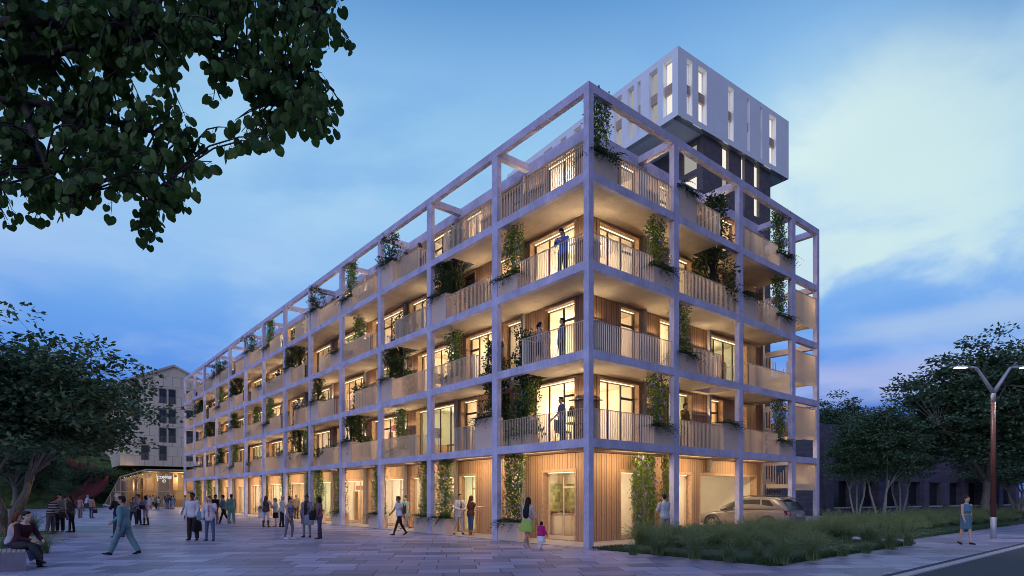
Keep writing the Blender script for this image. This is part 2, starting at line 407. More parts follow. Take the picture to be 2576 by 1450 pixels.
class Fig:
    def __init__(s, h, sex, P):
        k = s.k = h/1.75; s.sex = sex; s.P = P
        fem = sex == 'f'
        s.sw = (.150 if fem else .178)*k; s.hw = .088*k; s.build = P.get('bulk', 1.0)
        lean = R(P.get('lean', 2)); s.t = Vector((R(0) + math.sin(R(P.get('side', 0))), math.sin(lean), math.cos(lean))).normalized()
        s.fw = Vector((0, math.cos(lean), -math.sin(lean)))
        hip = Vector((0, 0, 0)); legs = P['legs']; s.legs = []
        for side, (hf, ab, kn, fp) in zip((-1, 1), legs):
            hj = hip + Vector((side*s.hw, 0, -.02*k))
            kj = hj + dirv(side, hf, ab)*.43*k
            aj = kj + dirv(side, hf - kn, ab*.6)*.42*k
            fd = Vector((side*.12, math.cos(R(fp)), math.sin(R(fp)))).normalized()
            s.legs.append([hj, kj, aj, fd])
        def sole(l):
            up = Vector((0, 0, 1)); return min((l[2] - Vector((0, 0, .075*k))).z, (l[2] + l[3]*.16*k - Vector((0, 0, .07*k))).z)
        dz = P['seat'] - hip.z if 'seat' in P else -min(sole(l) for l in s.legs)
        off = Vector((0, 0, dz)); s.hip = hip + off
        for l in s.legs:
            for i in range(3): l[i] = l[i] + off
        s.sp = lambda d: s.hip + s.t*(d*k)
        s.neck = s.sp(.55); s.arms = []
        for side, (fl, ab, el, ab2) in zip((-1, 1), P['arms']):
            sj = s.sp(.485) + Vector((side*s.sw, 0, 0))
            ej = sj + dirv(side, fl + P.get('lean', 2)*.5, ab)*.29*k
            fd = dirv(side, fl + el, ab2)
            s.arms.append((sj, ej, ej + fd*.25*k, fd, side))
        y, p = R(P.get('yaw', 0)), R(P.get('nod', 0) + P.get('lean', 2)*.5)
        s.hf = Vector((math.sin(y)*math.cos(p), math.cos(y)*math.cos(p), -math.sin(p))); s.hr = Vector((math.cos(y), -math.sin(y), 0)); s.hu = s.hr.cross(s.hf)
        s.hc = s.neck + (s.t*.4 + s.hu*.6).normalized()*.155*k + s.hf*.018*k
        s.rot = Matrix((s.hr, s.hf, s.hu)).transposed()
    def H(s, r, f, u): return s.hc + (s.hr*r + s.hf*f + s.hu*u)*s.k
    def ring(s, d, wx, wy, n=18, dy=0.):
        c = s.sp(d); k = s.k; out = []
        fb = 1.0 if s.sex == 'm' else (.90 if d > .15 else 1.04)
        for i in range(n):
            a = 2*math.pi*i/n; ca, sa = math.cos(a), math.sin(a)
            e = .8
            x = math.copysign(abs(ca)**e, ca)*wx*fb*s.build; y = math.copysign(abs(sa)**e, sa)*wy*s.build
            bust = .022 if (s.sex == 'f' and .26 < d < .38 and sa > .2) else 0
            out.append(c + Vector((x*k, 0, 0)) + s.fw*((y + bust + dy)*k))
        return out
    def torso(s, mb, d0, d1, g):
        T = [t for t in TORSO if d0 < t[0] < d1]
        def interp(d):
            for a, b in zip(TORSO, TORSO[1:]):
                if a[0] <= d <= b[0]:
                    f = (d - a[0])/(b[0] - a[0]); return (d, a[1] + f*(b[1]-a[1]), a[2] + f*(b[2]-a[2]))
            return (d,) + (TORSO[0] if d < 0 else TORSO[-1])[1:]
        T = [interp(d0)] + T + [interp(d1)]
        mb.rings([s.ring(d, wx + g, wy + g) for d, wx, wy in T])
    def leg(s, mb, i, g, to=1.0, loose=0.):
        k = s.k; b = s.build
        h, kn, an, fd = s.legs[i]
        pts = [h + Vector((0, 0, .03*k)), h.lerp(kn, .35), h.lerp(kn, .7), kn, kn.lerp(an, .28), kn.lerp(an, .65), an]
        rad = [.088, .083, .066, .054, .055, .044, .036]
        q = [(r*b + g + loose*(j/6.)*.5)*k for j, r in enumerate(rad)]
        if to < 1: pts = pts[:-1] + [kn.lerp(an, .65 + .35*to)]
        mb.tube(pts, q, 14)
    def arm(s, mb, i, g, to=2.0):
        k = s.k; sj, ej, wj, fd, side = s.arms[i]; b = s.build
        pts = [sj + Vector((-side*.03*k, 0, 0)), sj.lerp(ej, .12), sj.lerp(ej, .5), ej, ej.lerp(wj, .3), wj]; rad = [.052, .054, .046, .039, .040, .027]
        if to < 1:
            pts = [pts[0], pts[1], sj.lerp(ej, max(.3, to*.9)), sj.lerp(ej, to)]; rad = [.052, .054, .050, .052]
        elif to < 2:
            pts = pts[:4] + [ej.lerp(wj, (to-1)*.6), ej.lerp(wj, to-1)]; rad = [.052, .054, .046, .041, .040, .036]
        mb.tube(pts, [(r*b + g)*k for r in rad], 12)
        mb.ball(sj, ((.056*b + g)*k,)*3)
    def hand(s, mb, i):
        k = s.k; sj, ej, wj, f, side = s.arms[i]
        f = f.normalized(); palm = Vector((-side, 0, 0)) - f*f.dot(Vector((-side, 0, 0)))
        if palm.length < .2: palm = Vector((0, 0, -1)) - f*f.dot(Vector((0, 0, -1)))
        palm.normalize(); w = f.cross(palm).normalized()
        if w.dot(Vector((0, 1, 0))) < 0: w = -w
        c = wj + f*.045*k
        rot = Matrix((w, palm, f)).transposed()
        mb.ball(c, (.040*k, .017*k, .056*k), 12, 8, rot=rot)
        mb.tube([wj - f*.02*k, wj + f*.03*k], [.026*k, .027*k], 10)
        for j, (o, ln) in enumerate(((.029, .070), (.010, .080), (-.010, .075), (-.028, .058))):
            b = c + w*o*k + f*.038*k
            m1 = b + (f*.85 + palm*.25).normalized()*ln*.45*k; m2 = m1 + (f*.6 + palm*.7).normalized()*ln*.35*k; m3 = m2 + (f*.2 + palm*.9).normalized()*ln*.25*k
            mb.tube([b, m1, m2, m3], [.0105*k, .0100*k, .0092*k, .0070*k], 8)
        b = c + w*.030*k - f*.022*k
        mb.tube([b, b + (w*.8 + f*.6).normalized()*.035*k, b + (w*.55 + f*1.2 + palm*.5).normalized()*.065*k], [.013*k, .0115*k, .008*k], 8)
    def foot(s, mb, i, g):
        k = s.k; an, fd = s.legs[i][2], s.legs[i][3]; dn = Vector((0, 0, -1)); dn = (dn - fd*fd.dot(dn)).normalized()
        sd = fd.cross(dn); rr = []
        for a, hh, w in ((-.055, .045, .026), (-.045, .075, .033), (.0, .085, .036), (.06, .066, .039), (.12, .046, .044), (.17, .034, .037), (.195, .02, .018)):
            c = an + fd*a*k + dn*.078*k; r = []
            for j in range(12):
                t = 2*math.pi*j/12
                r.append(c + sd*math.cos(t)*(w + g)*k - dn*(hh/2 + math.sin(t)*(hh/2 + g))*k)
            rr.append(r)
        mb.rings(rr)
    def head(s, mb):
        k = s.k; rot = s.rot
        mb.ball(s.H(0, -.008, .030), (.074*k, .094*k, .092*k), 20, 14, rot=rot)
        mb.ball(s.H(0, .018, -.030), (.060*k, .074*k, .082*k), 18, 12, rot=rot)
        mb.ball(s.H(0, .050, -.080), (.034*k, .036*k, .030*k), 12, 8, rot=rot)
        mb.tube([s.H(0, .086, .022), s.H(0, .102, -.010), s.H(0, .106, -.024), s.H(0, .088, -.032)], [.009*k, .012*k, .015*k, .012*k], 8)
        for e in (-1, 1):
            mb.ball(s.H(e*.074, -.012, -.008), (.010*k, .020*k, .032*k), 8, 6, rot=rot)
            mb.ball(s.H(e*.036, .070, .030), (.030*k, .020*k, .010*k), 8, 6, rot=rot)
        mb.ball(s.H(0, .084, -.052), (.024*k, .012*k, .012*k), 8, 6, rot=rot)
        mb.tube([s.neck - s.t*.06*k, s.neck + s.t*.03*k, s.hc - s.hu*.05*k], [.062*k, .054*k, .052*k], 12)
    def skirt(s, mb, d_top, z_hem, flare, g=.012, back=0.):
        k = s.k; rr = []
        top = s.sp(d_top)
        for f in (0, .25, .5, .75, 1.):
            z = top.z + (z_hem*k - top.z)*f
            wx = (.15 + .03*min(1, f*3) + flare*f + g)*k; wy = (.11 + .025*min(1, f*3) + flare*f*.9 + g)*k
            c = Vector((top.x, top.y + (s.hip.y - top.y)*min(1, f*2) - back*f*k, z))
            rr.append([c + Vector((math.cos(2*math.pi*j/24)*wx*(1 + .05*f*math.sin(j*2.1)), math.sin(2*math.pi*j/24)*wy*(1 + .06*f*math.cos(j*1.7)), 0)) for j in range(24)])
        mb.rings(rr)

STAND = dict(legs=[(3, 5, 2, 0), (-2, 5, 3, 0)], arms=[(4, 9, 14, -2), (6, 9, 16, -2)])
WALK = dict(legs=[(26, 1, 6, 6), (-20, 2, 14, -28)], arms=[(-22, 8, 10, 2), (24, 8, 22, -4)], lean=4)
WALK2 = dict(legs=[(-18, 2, 22, -30), (22, 1, 5, 5)], arms=[(20, 8, 20, -4), (-16, 8, 12, 2)], lean=4)
CROSS = dict(legs=[(3, 5, 2, 0), (-2, 6, 3, 0)], arms=[(18, 14, 85, -55), (24, 14, 80, -60)])
HOLD = dict(legs=[(4, 5, 4, 0), (-3, 6, 4, 0)], arms=[(22, 10, 80, -25), (22, 10, 84, -25)])
WAIST = dict(legs=[(6, 5, 10, 0), (-3, 5, 2, 0)], arms=[(-14, 28, 62, -32), (5, 9, 18, -2)])
def P(base, **kw): d = dict(base); d.update(kw); return d

def person(label, loc, h, face, sex='m', skin='pale', hair=('short', 'black'), top=('shirt', 'long', (.5, .5, .5)), bottom=('trousers', (.05, .05, .06)),
           shoes=('shoes', (.03, .03, .03)), pose=STAND, extra=(), face_on=True, group=None, cat='person', voxel=None):
    d = Vector(loc) - Vector((CAM[0], CAM[1], 0)); dist = d.length
    F = Vector((FX, FY)); Rt = Vector((FY, -FX)); f = R(face)
    v = -F*math.cos(f) + Rt*math.sin(f)
    root = thing('person', label, cat, loc, math.atan2(-v.x, v.y), group)
    g = Fig(h, sex, pose); k = g.k
    vx = voxel or (.0095 if dist < 22 else .012 if dist < 32 else .016 if dist < 48 else .022)
    b = MB(); g.torso(b, -.11, .56, 0); g.head(b)
    for i in (0, 1):
        g.leg(b, i, 0); g.arm(b, i, 0); g.hand(b, i); g.foot(b, i, 0)
    body = skinned('body', b, SKIN[skin], root, vx, 2)
    kind, slv, col = top
    mat = col if not isinstance(col, tuple) else cloth(col)
    if kind:
        b = MB(); gg = dict(jacket=.026, coat=.030, vest=.024, sweater=.022, shirt=.017, blouse=.024, dress=.015, top=.013, suit_jacket=.026)[kind]
        hem = dict(jacket=-.13, coat=-.05, vest=-.08, sweater=-.10, shirt=-.09, blouse=-.10, dress=-.05, top=-.03, suit_jacket=-.17)[kind]
        g.torso(b, max(-.11, hem), .47 if slv == 'off' else .535, gg)
        if hem < -.11:
            c0 = g.ring(-.11, .165, .125); c1 = g.ring(hem, .185, .135); c2 = g.ring(-.02, .185, .135); b.rings([c1, c0, c2])
        if kind in ('coat', 'dress'): g.skirt(b, .10, pose.get('hem', .55), .035 if kind == 'coat' else pose.get('flare', .02), gg)
        for i in (0, 1):
            if slv == 'long': g.arm(b, i, gg*.75)
            elif slv == 'tee': g.arm(b, i, gg*.8, .55)
            elif slv == 'three': g.arm(b, i, gg*.8, 1.35)
        if slv == 'off':
            r0 = [g.ring(.36, .215, .15), g.ring(.42, .22, .15), g.ring(.47, .20, .125)]; b.rings(r0)
        skinned(kind, b, mat, root, vx, 2)
    kind, col = bottom; mat = col if not isinstance(col, tuple) else cloth(col)
    b = MB()
    if kind in ('trousers', 'jeans', 'leggings', 'shorts'):
        gg = dict(trousers=.016, jeans=.010, leggings=.005, shorts=.02)[kind]
        g.torso(b, -.11, .13, .008)
        for i in (0, 1):
            if kind == 'shorts': b.tube([g.legs[i][0] + Vector((0, 0, .03*k)), g.legs[i][0].lerp(g.legs[i][1], .8)], [.105*k, .09*k], 14)
            else: g.leg(b, i, gg, loose=.03 if kind == 'trousers' else 0.)
        skinned(kind, b, mat, root, vx, 2)
    elif kind == 'skirt':
        g.skirt(b, .12, pose.get('hem', .55), pose.get('flare', .02), back=pose.get('sway', 0)); skinned('skirt', b, mat, root, vx, 2)
    kind, col = shoes
    if kind:
        for i in (0, 1):
            b = MB(); g.foot(b, i, .006)
            if kind == 'boots':
                kn, an = g.legs[i][1], g.legs[i][2]; hgt = pose.get('boot', .75)
                b.tube([an - Vector((0, 0, .03*k)), an, an.lerp(kn, hgt*.5), an.lerp(kn, hgt)], [.05*k, .047*k, .056*k, .068*k], 12)
            skinned('boot' if kind == 'boots' else 'shoe', b, cloth(col), root, vx, 1)
    style, hc = hair
    if style != 'bald':
        b = MB(); rot = g.rot
        b.ball(g.H(0, -.018, .045), (.082*k, .098*k, .092*k), 18, 12, rot=rot); b.ball(g.H(0, -.045, .005), (.079*k, .070*k, .085*k), 16, 10, rot=rot)
        if style == 'short': b.ball(g.H(0, .045, .098), (.060*k, .045*k, .032*k), 14, 8, rot=rot)
        if style in ('long', 'bob', 'pony'):
            for e in (-1, 1): b.tube([g.H(e*.066, .01, .05), g.H(e*.082, -.01, -.03), g.H(e*.078, -.02, -.11)], [.030*k, .030*k, .026*k], 10)
        if style == 'long':
            b.tube([g.H(0, -.06, .05), g.H(0, -.085, -.10), g.H(0, -.10, -.22) - g.fw*.02*k, g.sp(.32) - g.fw*.15*k, g.sp(.24) - g.fw*.14*k], [.08*k, .088*k, .095*k, .085*k, .04*k], 14, flat=.62)
        if style == 'bob': b.tube([g.H(0, -.05, .05), g.H(0, -.06, -.07), g.H(0, -.06, -.13)], [.085*k, .092*k, .07*k], 14, flat=.85)
        if style == 'pony': b.tube([g.H(0, -.10, .05), g.H(0, -.14, .0), g.H(0, -.13, -.12), g.H(0, -.12, -.2)], [.03*k, .036*k, .032*k, .015*k], 10)
        if style == 'bun': b.ball(g.H(0, -.065, .145), .042*k, 12, 8)
        if style == 'afro': b.ball(g.H(0, -.03, .05), (.125*k, .12*k, .12*k), 16, 12, rot=rot)
        nm = 'beanie' if style == 'beanie' else 'hair'
        if style == 'beanie': b.ball(g.H(0, -.015, .06), (.092*k, .108*k, .092*k), 18, 12, rot=rot)
        skinned(nm, b, cloth(HAIRC[hc] if isinstance(hc, str) else hc, .6), root, vx*.9, 2)
    if dist < 34 and abs(((face + pose.get('yaw', 0) + 180) % 360) - 180) < 115:
        for e in (-1, 1):
            b = MB(); b.ball(g.H(e*.031, .083, .012), (.013*k, .008*k, .007*k), 10, 6, rot=g.rot); b.build('eye', cloth((.015, .012, .012), .2), root, True)
        b = MB(); b.ball(g.H(0, .094, -.053), (.022*k, .006*k, .006*k), 10, 6, rot=g.rot); b.build('mouth', cloth((.30, .10, .09), .5), root, True)
    for e in extra: e(root, g, vx)
    return root, g
def scarf(col):
    def f(root, g, vx):
        b = MB(); k = g.k
        b.tube([g.neck + Vector((math.cos(a)*.075*k, math.sin(a)*.07*k, .0)) for a in [i*math.pi/6 for i in range(13)]], .036*k, 8)
        for e in (-1, 1): b.tube([g.sp(.53) + g.fw*.10*k + Vector((e*.03*k, 0, 0)), g.sp(.35) + g.fw*.16*k + Vector((e*.035*k, 0, 0)), g.sp(.0) + g.fw*.17*k + Vector((e*.03*k, 0, 0))], [.035*k, .042*k, .045*k], 8, flat=.5)
        skinned('scarf', b, cloth(col), root, vx)
    return f
def tie(col):
    def f(root, g, vx):
        b = MB(); k = g.k
        b.tube([g.sp(.52) + g.fw*.105*k, g.sp(.40) + g.fw*.148*k, g.sp(.22) + g.fw*.14*k, g.sp(.16) + g.fw*.13*k], [.016*k, .022*k, .034*k, .01*k], 8, flat=.35)
        b.build('tie', cloth(col), root, True)
        b = MB(); b.tube([g.sp(.53) + g.fw*.095*k, g.sp(.36) + g.fw*.142*k], [.05*k, .016*k], 8, flat=.3); b.build('shirt_front', cloth((.6, .58, .56)), root, True)
    return f
def front_panel(name, mat, d0=-.05, d1=.5):
    """open front of a jacket: the shirt under it"""
    def f(root, g, vx):
        b = MB(); k = g.k; rr = []
        for d, wx, wy in [t for t in TORSO if d0 <= t[0] <= d1]:
            c = g.sp(d) + g.fw*(wy*.55)*k
            rr.append([c + Vector((math.cos(a)*.085*k, 0, 0)) + g.fw*math.sin(a)*(wy*.45 + .034)*k for a in [2*math.pi*i/14 for i in range(14)]])
        b.rings(rr); skinned(name, b, mat, root, vx)
    return f
def strap(col):
    def f(root, g, vx):
        b = MB(); k = g.k
        b.tube([g.sp(.53) + Vector((-.10*k, 0, 0)) - g.fw*.02*k, g.sp(.42) + Vector((-.06*k, 0, 0)) - g.fw*.15*k, g.sp(.2) + Vector((.10*k, 0, 0)) - g.fw*.15*k, g.sp(.05) + Vector((.2*k, 0, 0))], .011*k, 6)
        b.build('bag_strap', cloth(col), root)
    return f
def bag(label, pos, size, rz, col, handles=True, kind='handbag', handle_h=.18):
    root = thing(kind, label, 'bag', pos, rz); w, d, h = size
    b = MB(); rr = []
    for f, q in ((0, .86), (.06, .97), (.45, 1.0), (.85, .9), (1., .78)):
        rr.append([Vector((math.copysign(abs(math.cos(a))**.5, math.cos(a))*w/2*q, math.copysign(abs(math.sin(a))**.6, math.sin(a))*d/2*q, h*f)) for a in [2*math.pi*i/20 for i in range(20)]])
    b.rings(rr); b.build('bag_body', cloth(col, .5), root, True)
    if handles:
        for e in (-1, 1):
            b = MB(); b.tube([(w*.27*math.cos(math.pi*i/10), e*d*.22*(1 - .8*math.sin(math.pi*i/10)), h*.9 + handle_h*math.sin(math.pi*i/10)) for i in range(11)], .010, 6)
            b.build('handle', cloth(tuple(c*.7 for c in col), .5), root, True)
    return root
def hand_pos(root, g, i, dz=0.):
    p = g.arms[i][2] + g.arms[i][3].normalized()*.085*g.k
    return Matrix.Rotation(root.rotation_euler[2], 3, 'Z') @ p + Vector(root.location) + Vector((0, 0, dz))
def G(px, fy): return at(px, 2674./(fy - 1246.5))

DKJ = (.03, .045, .09)
# --- foreground and middle of the square
person('man in teal sweatshirt and trousers striding left across the square', G(312, 1396), 1.80, -78, 'm', 'tan', ('short', 'black'), ('sweater', 'long', (.13, .25, .28)), ('trousers', (.14, .26, .285)), ('shoes', (.02, .02, .025)), P(WALK, bulk=1.14, legs=[(24, 1, 4, 8), (-20, 2, 8, -12)], arms=[(-6, 8, 14, 2), (30, 8, 18, -2)]))
r_, g_ = person('man in cream beanie and black jacket reading a map behind the teal walker', G(298, 1352), 1.84, -112, 'm', 'tan', ('beanie', 'cream'), ('jacket', 'long', (.018, .018, .022)), ('jeans', (.04, .05, .08)), ('shoes', (.05, .025, .02)), P(HOLD, nod=22))
b = MB(); q = hand_pos(r_, g_, 0).lerp(hand_pos(r_, g_, 1), .5); fl = Vector((-FY, FX, 0))
b.obox(q + fl*.02 - Vector((FX, FY, 0))*.12, fl*.34 + Vector((0, 0, .12)), Vector((FX, FY, 0))*.26, Vector((0, 0, .006))); tag(b.build('map', M('map_paper', (.30, .38, .62), .8, var=.2, vscale=14)), 'open blue and white map held by the man in a beanie', 'map')
r_, g_ = person('man in pale blue shirt cradling a baby near the middle of the square', G(349, 1322), 1.84, -70, 'm', 'pale', ('short', 'auburn'), ('shirt', 'long', (.42, .45, .58)), ('jeans', (.025, .03, .05)), ('shoes', (.35, .30, .25)), HOLD)
person('woman in checked blue blouse facing the man with the baby', G(335, 1323), 1.66, 60, 'f', 'pale', ('pony', 'brown'), ('blouse', 'three', m_speckle('checked_cotton', (.06, .07, .12), (.25, .25, .32), 30)), ('jeans', (.04, .06, .11)), ('shoes', (.55, .55, .55)), HOLD)
q = Vector(r_.location) + Matrix.Rotation(r_.rotation_euler[2], 3, 'Z') @ Vector((0, .24, 1.02))
person('baby in red top with white hat held against the man in pale blue', q, .66, 150, 'm', 'pale', ('beanie', 'cream'), ('sweater', 'long', (.50, .05, .05)), ('trousers', (.5, .1, .08)), ('shoes', (.5, .5, .5)), P(HOLD, legs=[(70, 12, 60, 0), (70, 12, 60, 0)], seat=.0), cat='baby', voxel=.012)
r_, g_ = person('woman in lavender knit, white trousers and tall brown boots at right of the baby', G(367, 1321.5), 1.76, -80, 'f', 'pale', ('bob', 'brown'), ('sweater', 'long', (.42, .36, .50)), ('leggings', (.55, .47, .46)), ('boots', (.10, .04, .03)), P(HOLD, boot=.85))
bag('slouchy brown leather bag on the arm of the woman in lavender', G(365, 1321.5) - Vector((FX, FY, 0))*.30 + Vector((0, 0, .95)), (.44, .16, .26), math.atan2(-FX, FY), (.07, .035, .035))
r_, g_ = person('tall man in white dress shirt and dark trousers facing the viewer', G(485, 1359.5), 1.88, 3, 'm', 'dark', ('short', 'black'), ('shirt', 'long', (.60, .56, .60)), ('trousers', (.045, .03, .03)), ('shoes', (.05, .03, .025)), P(STAND, bulk=1.08, legs=[(3, 7, 2, 0), (-4, 7, 6, 0)]))
q = hand_pos(r_, g_, 0); bag('black bulging satchel hanging from the hand of the man in white shirt', (q.x, q.y, q.z - .52), (.40, .2, .40), math.atan2(-FX, FY) + 1.2, (.018, .018, .022))
r_, g_ = person('young man in plaid shirt under open white jacket and blue jeans', G(528, 1361), 1.74, 8, 'm', 'pale', ('short', 'brown'), ('jacket', 'long', (.58, .53, .58)), ('jeans', (.085, .12, .21)), ('shoes', (.035, .035, .05)), P(STAND, arms=[(35, 20, 100, -30), (8, 12, 10, -6)]), extra=(front_panel('plaid_shirt', m_plaid()),))
q = Vector(r_.location) - Vector((FY, -FX, 0))*.34; bag('teal and tan shoulder bag at the side of the man in plaid', (q.x, q.y, .82), (.36, .15, .34), math.atan2(-FX, FY), (.12, .22, .27))
person('man in black jacket and pink trousers behind the plaid shirt', G(541, 1319.5), 1.82, 75, 'm', 'brown', ('short', 'black'), ('jacket', 'long', (.02, .025, .03)), ('trousers', (.45, .24, .22)), ('shoes', (.45, .25, .22)), P(HOLD, arms=[(4, 9, 60, -5), (8, 9, 60, -5)]))
person('man in slate blue sweater and black jeans walking left near the arcade', G(563, 1319), 1.84, -80, 'm', 'tan', ('short', 'black'), ('sweater', 'long', (.13, .20, .27)), ('jeans', (.015, .015, .02)), ('shoes', (.22, .10, .05)), P(WALK2, legs=[(-20, 2, 14, -20), (20, 1, 4, 5)]))
person('bearded man in sage green suit standing with his back turned near the arcade', G(582, 1320), 1.84, -150, 'm', 'dark', ('short', 'black'), ('suit_jacket', 'long', (.16, .28, .22)), ('trousers', (.19, .33, .26)), ('shoes', (.5, .48, .45)), P(STAND, bulk=1.1, yaw=40))
person('man in pale teal T-shirt and matching trousers walking left by the far columns', G(467, 1297.5), 1.80, -85, 'm', 'tan', ('short', 'auburn'), ('shirt', 'tee', (.24, .38, .36)), ('trousers', (.17, .28, .28)), ('shoes', (.6, .6, .6)), WALK)
r_, g_ = person('woman in brown vest, white trousers and knee boots with her back turned', G(669, 1326.7), 1.76, 170, 'f', 'pale', ('long', 'brown'), ('sweater', 'long', (.48, .44, .48)), ('leggings', (.55, .48, .50)), ('boots', (.11, .045, .03)), P(STAND, arms=[(4, 12, 30, -6), (30, 16, 60, -10)], legs=[(3, 8, 2, 0), (-2, 8, 3, 0)]), extra=(lambda root, g, vx: (lambda b: (g.torso(b, -.1, .53, .034), skinned('vest', b, cloth((.09, .05, .05)), root, vx)))(MB()),))
q = hand_pos(r_, g_, 0); bag('dark clutch bag at the hip of the woman in a brown vest', (q.x, q.y, q.z - .1), (.28, .1, .18), 0, (.05, .03, .03), True)
person('woman in loose white blouse and black knee skirt touching her face', G(693.5, 1325), 1.63, -60, 'f', 'pale', ('bob', 'blond'), ('blouse', 'three', (.56, .54, .56)), ('skirt', (.015, .015, .02)), ('shoes', (.30, .10, .08)), P(STAND, arms=[(38, 14, 118, -14), (20, 12, 80, -40)], bulk=1.12, hem=.52))
person('white haired woman in pale grey jacket and black trousers talking to the group', G(709.5, 1326), 1.76, 100, 'f', 'tan', ('short', 'grey'), ('jacket', 'long', (.42, .42, .48)), ('leggings', (.02, .02, .025)), ('boots', (.025, .02, .02)), P(HOLD, boot=.4))
person('woman with topknot in off shoulder blue floral top and grey trousers', G(727.5, 1356.5), 1.70, 68, 'f', 'tan', ('bun', 'black'), ('top', 'off', m_speckle('floral_cotton', (.06, .08, .20), (.30, .28, .42), 26)), ('leggings', (.17, .16, .19)), ('shoes', (.62, .62, .66)), P(WAIST, lean=4, legs=[(8, 5, 14, 0), (-6, 4, 2, 0)]))
person('white haired man in beige hooded coat by the shopfront glass', G(745, 1306), 1.83, 165, 'm', 'pale', ('short', 'grey'), ('jacket', 'long', (.46, .40, .34)), ('trousers', (.12, .08, .05)), ('shoes', (.03, .02, .02)), STAND)
r_, g_ = person('woman in long grey coat with dark scarf facing the viewer', G(772, 1351.7), 1.78, 0, 'f', 'brown', ('bun', 'black'), ('coat', 'long', (.20, .17, .21)), ('leggings', (.26, .26, .30)), ('shoes', (.03, .025, .03)), P(STAND, hem=.56, arms=[(25, 20, 40, 0), (4, 10, 14, -2)]), extra=(scarf((.035, .022, .028)),))
q = hand_pos(r_, g_, 0); bag('large pale blue tote dangling from the arm of the woman in a grey coat', (q.x, q.y, q.z - .52), (.40, .16, .42), math.atan2(-FX, FY) + .3, (.26, .28, .36))
r_, g_ = person('woman with black bob in mauve T-shirt, jeans and ankle boots', G(804, 1356), 1.71, -72, 'f', 'dark', ('bob', 'black'), ('shirt', 'tee', (.22, .10, .12)), ('jeans', (.045, .06, .12)), ('boots', (.06, .045, .04)), P(STAND, boot=.42))
q = Vector(r_.location) - Vector((FY, -FX, 0))*.26; bag('black shopper bag carried by the woman in mauve', (q.x, q.y, .78), (.34, .14, .36), math.atan2(-FX, FY) + .4, (.015, .015, .018), True)
r_, g_ = person('short haired woman in white T-shirt and black trousers walking past the shops', G(1005, 1348), 1.76, -50, 'f', 'brown', ('short', 'brown'), ('shirt', 'tee', (.52, .54, .56)), ('leggings', (.02, .022, .03)), ('shoes', (.03, .025, .02)), P(WALK, yaw=25))
q = Vector(r_.location) + Vector((FY, -FX, 0))*.22; bag('dark red shoulder bag on the back of the walker in white', (q.x, q.y, .98), (.16, .30, .34), math.atan2(-FX, FY), (.10, .03, .03))
person('woman in short mint green dress stepping out of a shop door', G(1021, 1331), 1.74, -20, 'f', 'pale', ('bun', 'black'), ('dress', 'tee', (.26, .42, .34)), ('none', (.1, .1, .1)), ('shoes', (.02, .02, .02)), P(WALK2, hem=.72, arms=[(4, 8, 20, 0), (10, 14, 70, 10)], legs=[(-12, 2, 10, -10), (16, 1, 5, 5)]))
person('man in pale grey suit with dark tie waiting at the arcade edge', G(1156, 1345.7), 1.84, 30, 'm', 'pale', ('short', 'brown'), ('suit_jacket', 'long', (.50, .46, .46)), ('trousers', (.48, .43, .43)), ('shoes', (.02, .02, .02)), P(HOLD, arms=[(8, 12, 62, -30), (10, 12, 66, -30)], legs=[(3, 4, 2, 0), (-8, 12, 2, 0)]), extra=(tie((.02, .02, .03)),))
person('woman with long red hair in rust top, jeans and tan boots reaching towards the wall', G(1184, 1348), 1.76, 120, 'f', 'pale', ('long', 'red'), ('blouse', 'tee', (.11, .035, .025)), ('jeans', (.05, .075, .15)), ('boots', (.30, .13, .06)), P(STAND, boot=.45, arms=[(15, 10, 70, -10), (52, 14, 42, 5)], bulk=1.08))
r_, g_ = person('mother with very long black hair in beige blouse and lime skirt walking away', G(1327, 1380), 1.74, 152, 'f', 'tan', ('long', 'black'), ('blouse', 'three', (.56, .44, .38)), ('skirt', (.36, .50, .10)), ('shoes', (.55, .50, .44)), P(WALK, hem=.58, flare=.10, sway=.06, lean=5, legs=[(18, 1, 4, 4), (-22, 1, 26, -30)], arms=[(4, 9, 10, 0), (8, 14, 6, 10)]), extra=(strap((.01, .01, .012)), lambda root, g, vx: (lambda b: (b.tube([g.H(0, -.08, -.1), g.sp(.36) - g.fw*.155*g.k, g.sp(.16) - g.fw*.15*g.k, g.sp(.10) - g.fw*.14*g.k], [.09*g.k, .115*g.k, .10*g.k, .05*g.k], 14, flat=.5), skinned('hair', b, cloth(HAIRC['black'], .6), root, vx)))(MB())))
person('toddler in magenta jacket and white tulle skirt holding the hand of a woman', G(1361, 1384.5), .94, 140, 'f', 'tan', ('bob', 'black'), ('jacket', 'long', (.50, .02, .17)), ('skirt', (.70, .68, .70)), ('shoes', (.62, .58, .60)), P(WALK, hem=.52, flare=.12, arms=[(20, 35, 120, 25), (0, 24, 20, 20)], legs=[(12, 2, 5, 0), (-12, 2, 20, -20)], bulk=1.25), cat='child', extra=(lambda root, g, vx: (lambda b: (g.leg(b, 0, .006), g.leg(b, 1, .006), skinned('tights', b, cloth((.7, .68, .7)), root, vx)))(MB()),))
person('man in light blue shirt seen from behind with folded arms beside a column', at(1672, 22.6), 1.82, 200, 'm', 'pale', ('short', 'black'), ('shirt', 'long', (.38, .42, .50)), ('trousers', (.26, .23, .20)), ('shoes', (.05, .04, .04)), P(CROSS, bulk=1.06))
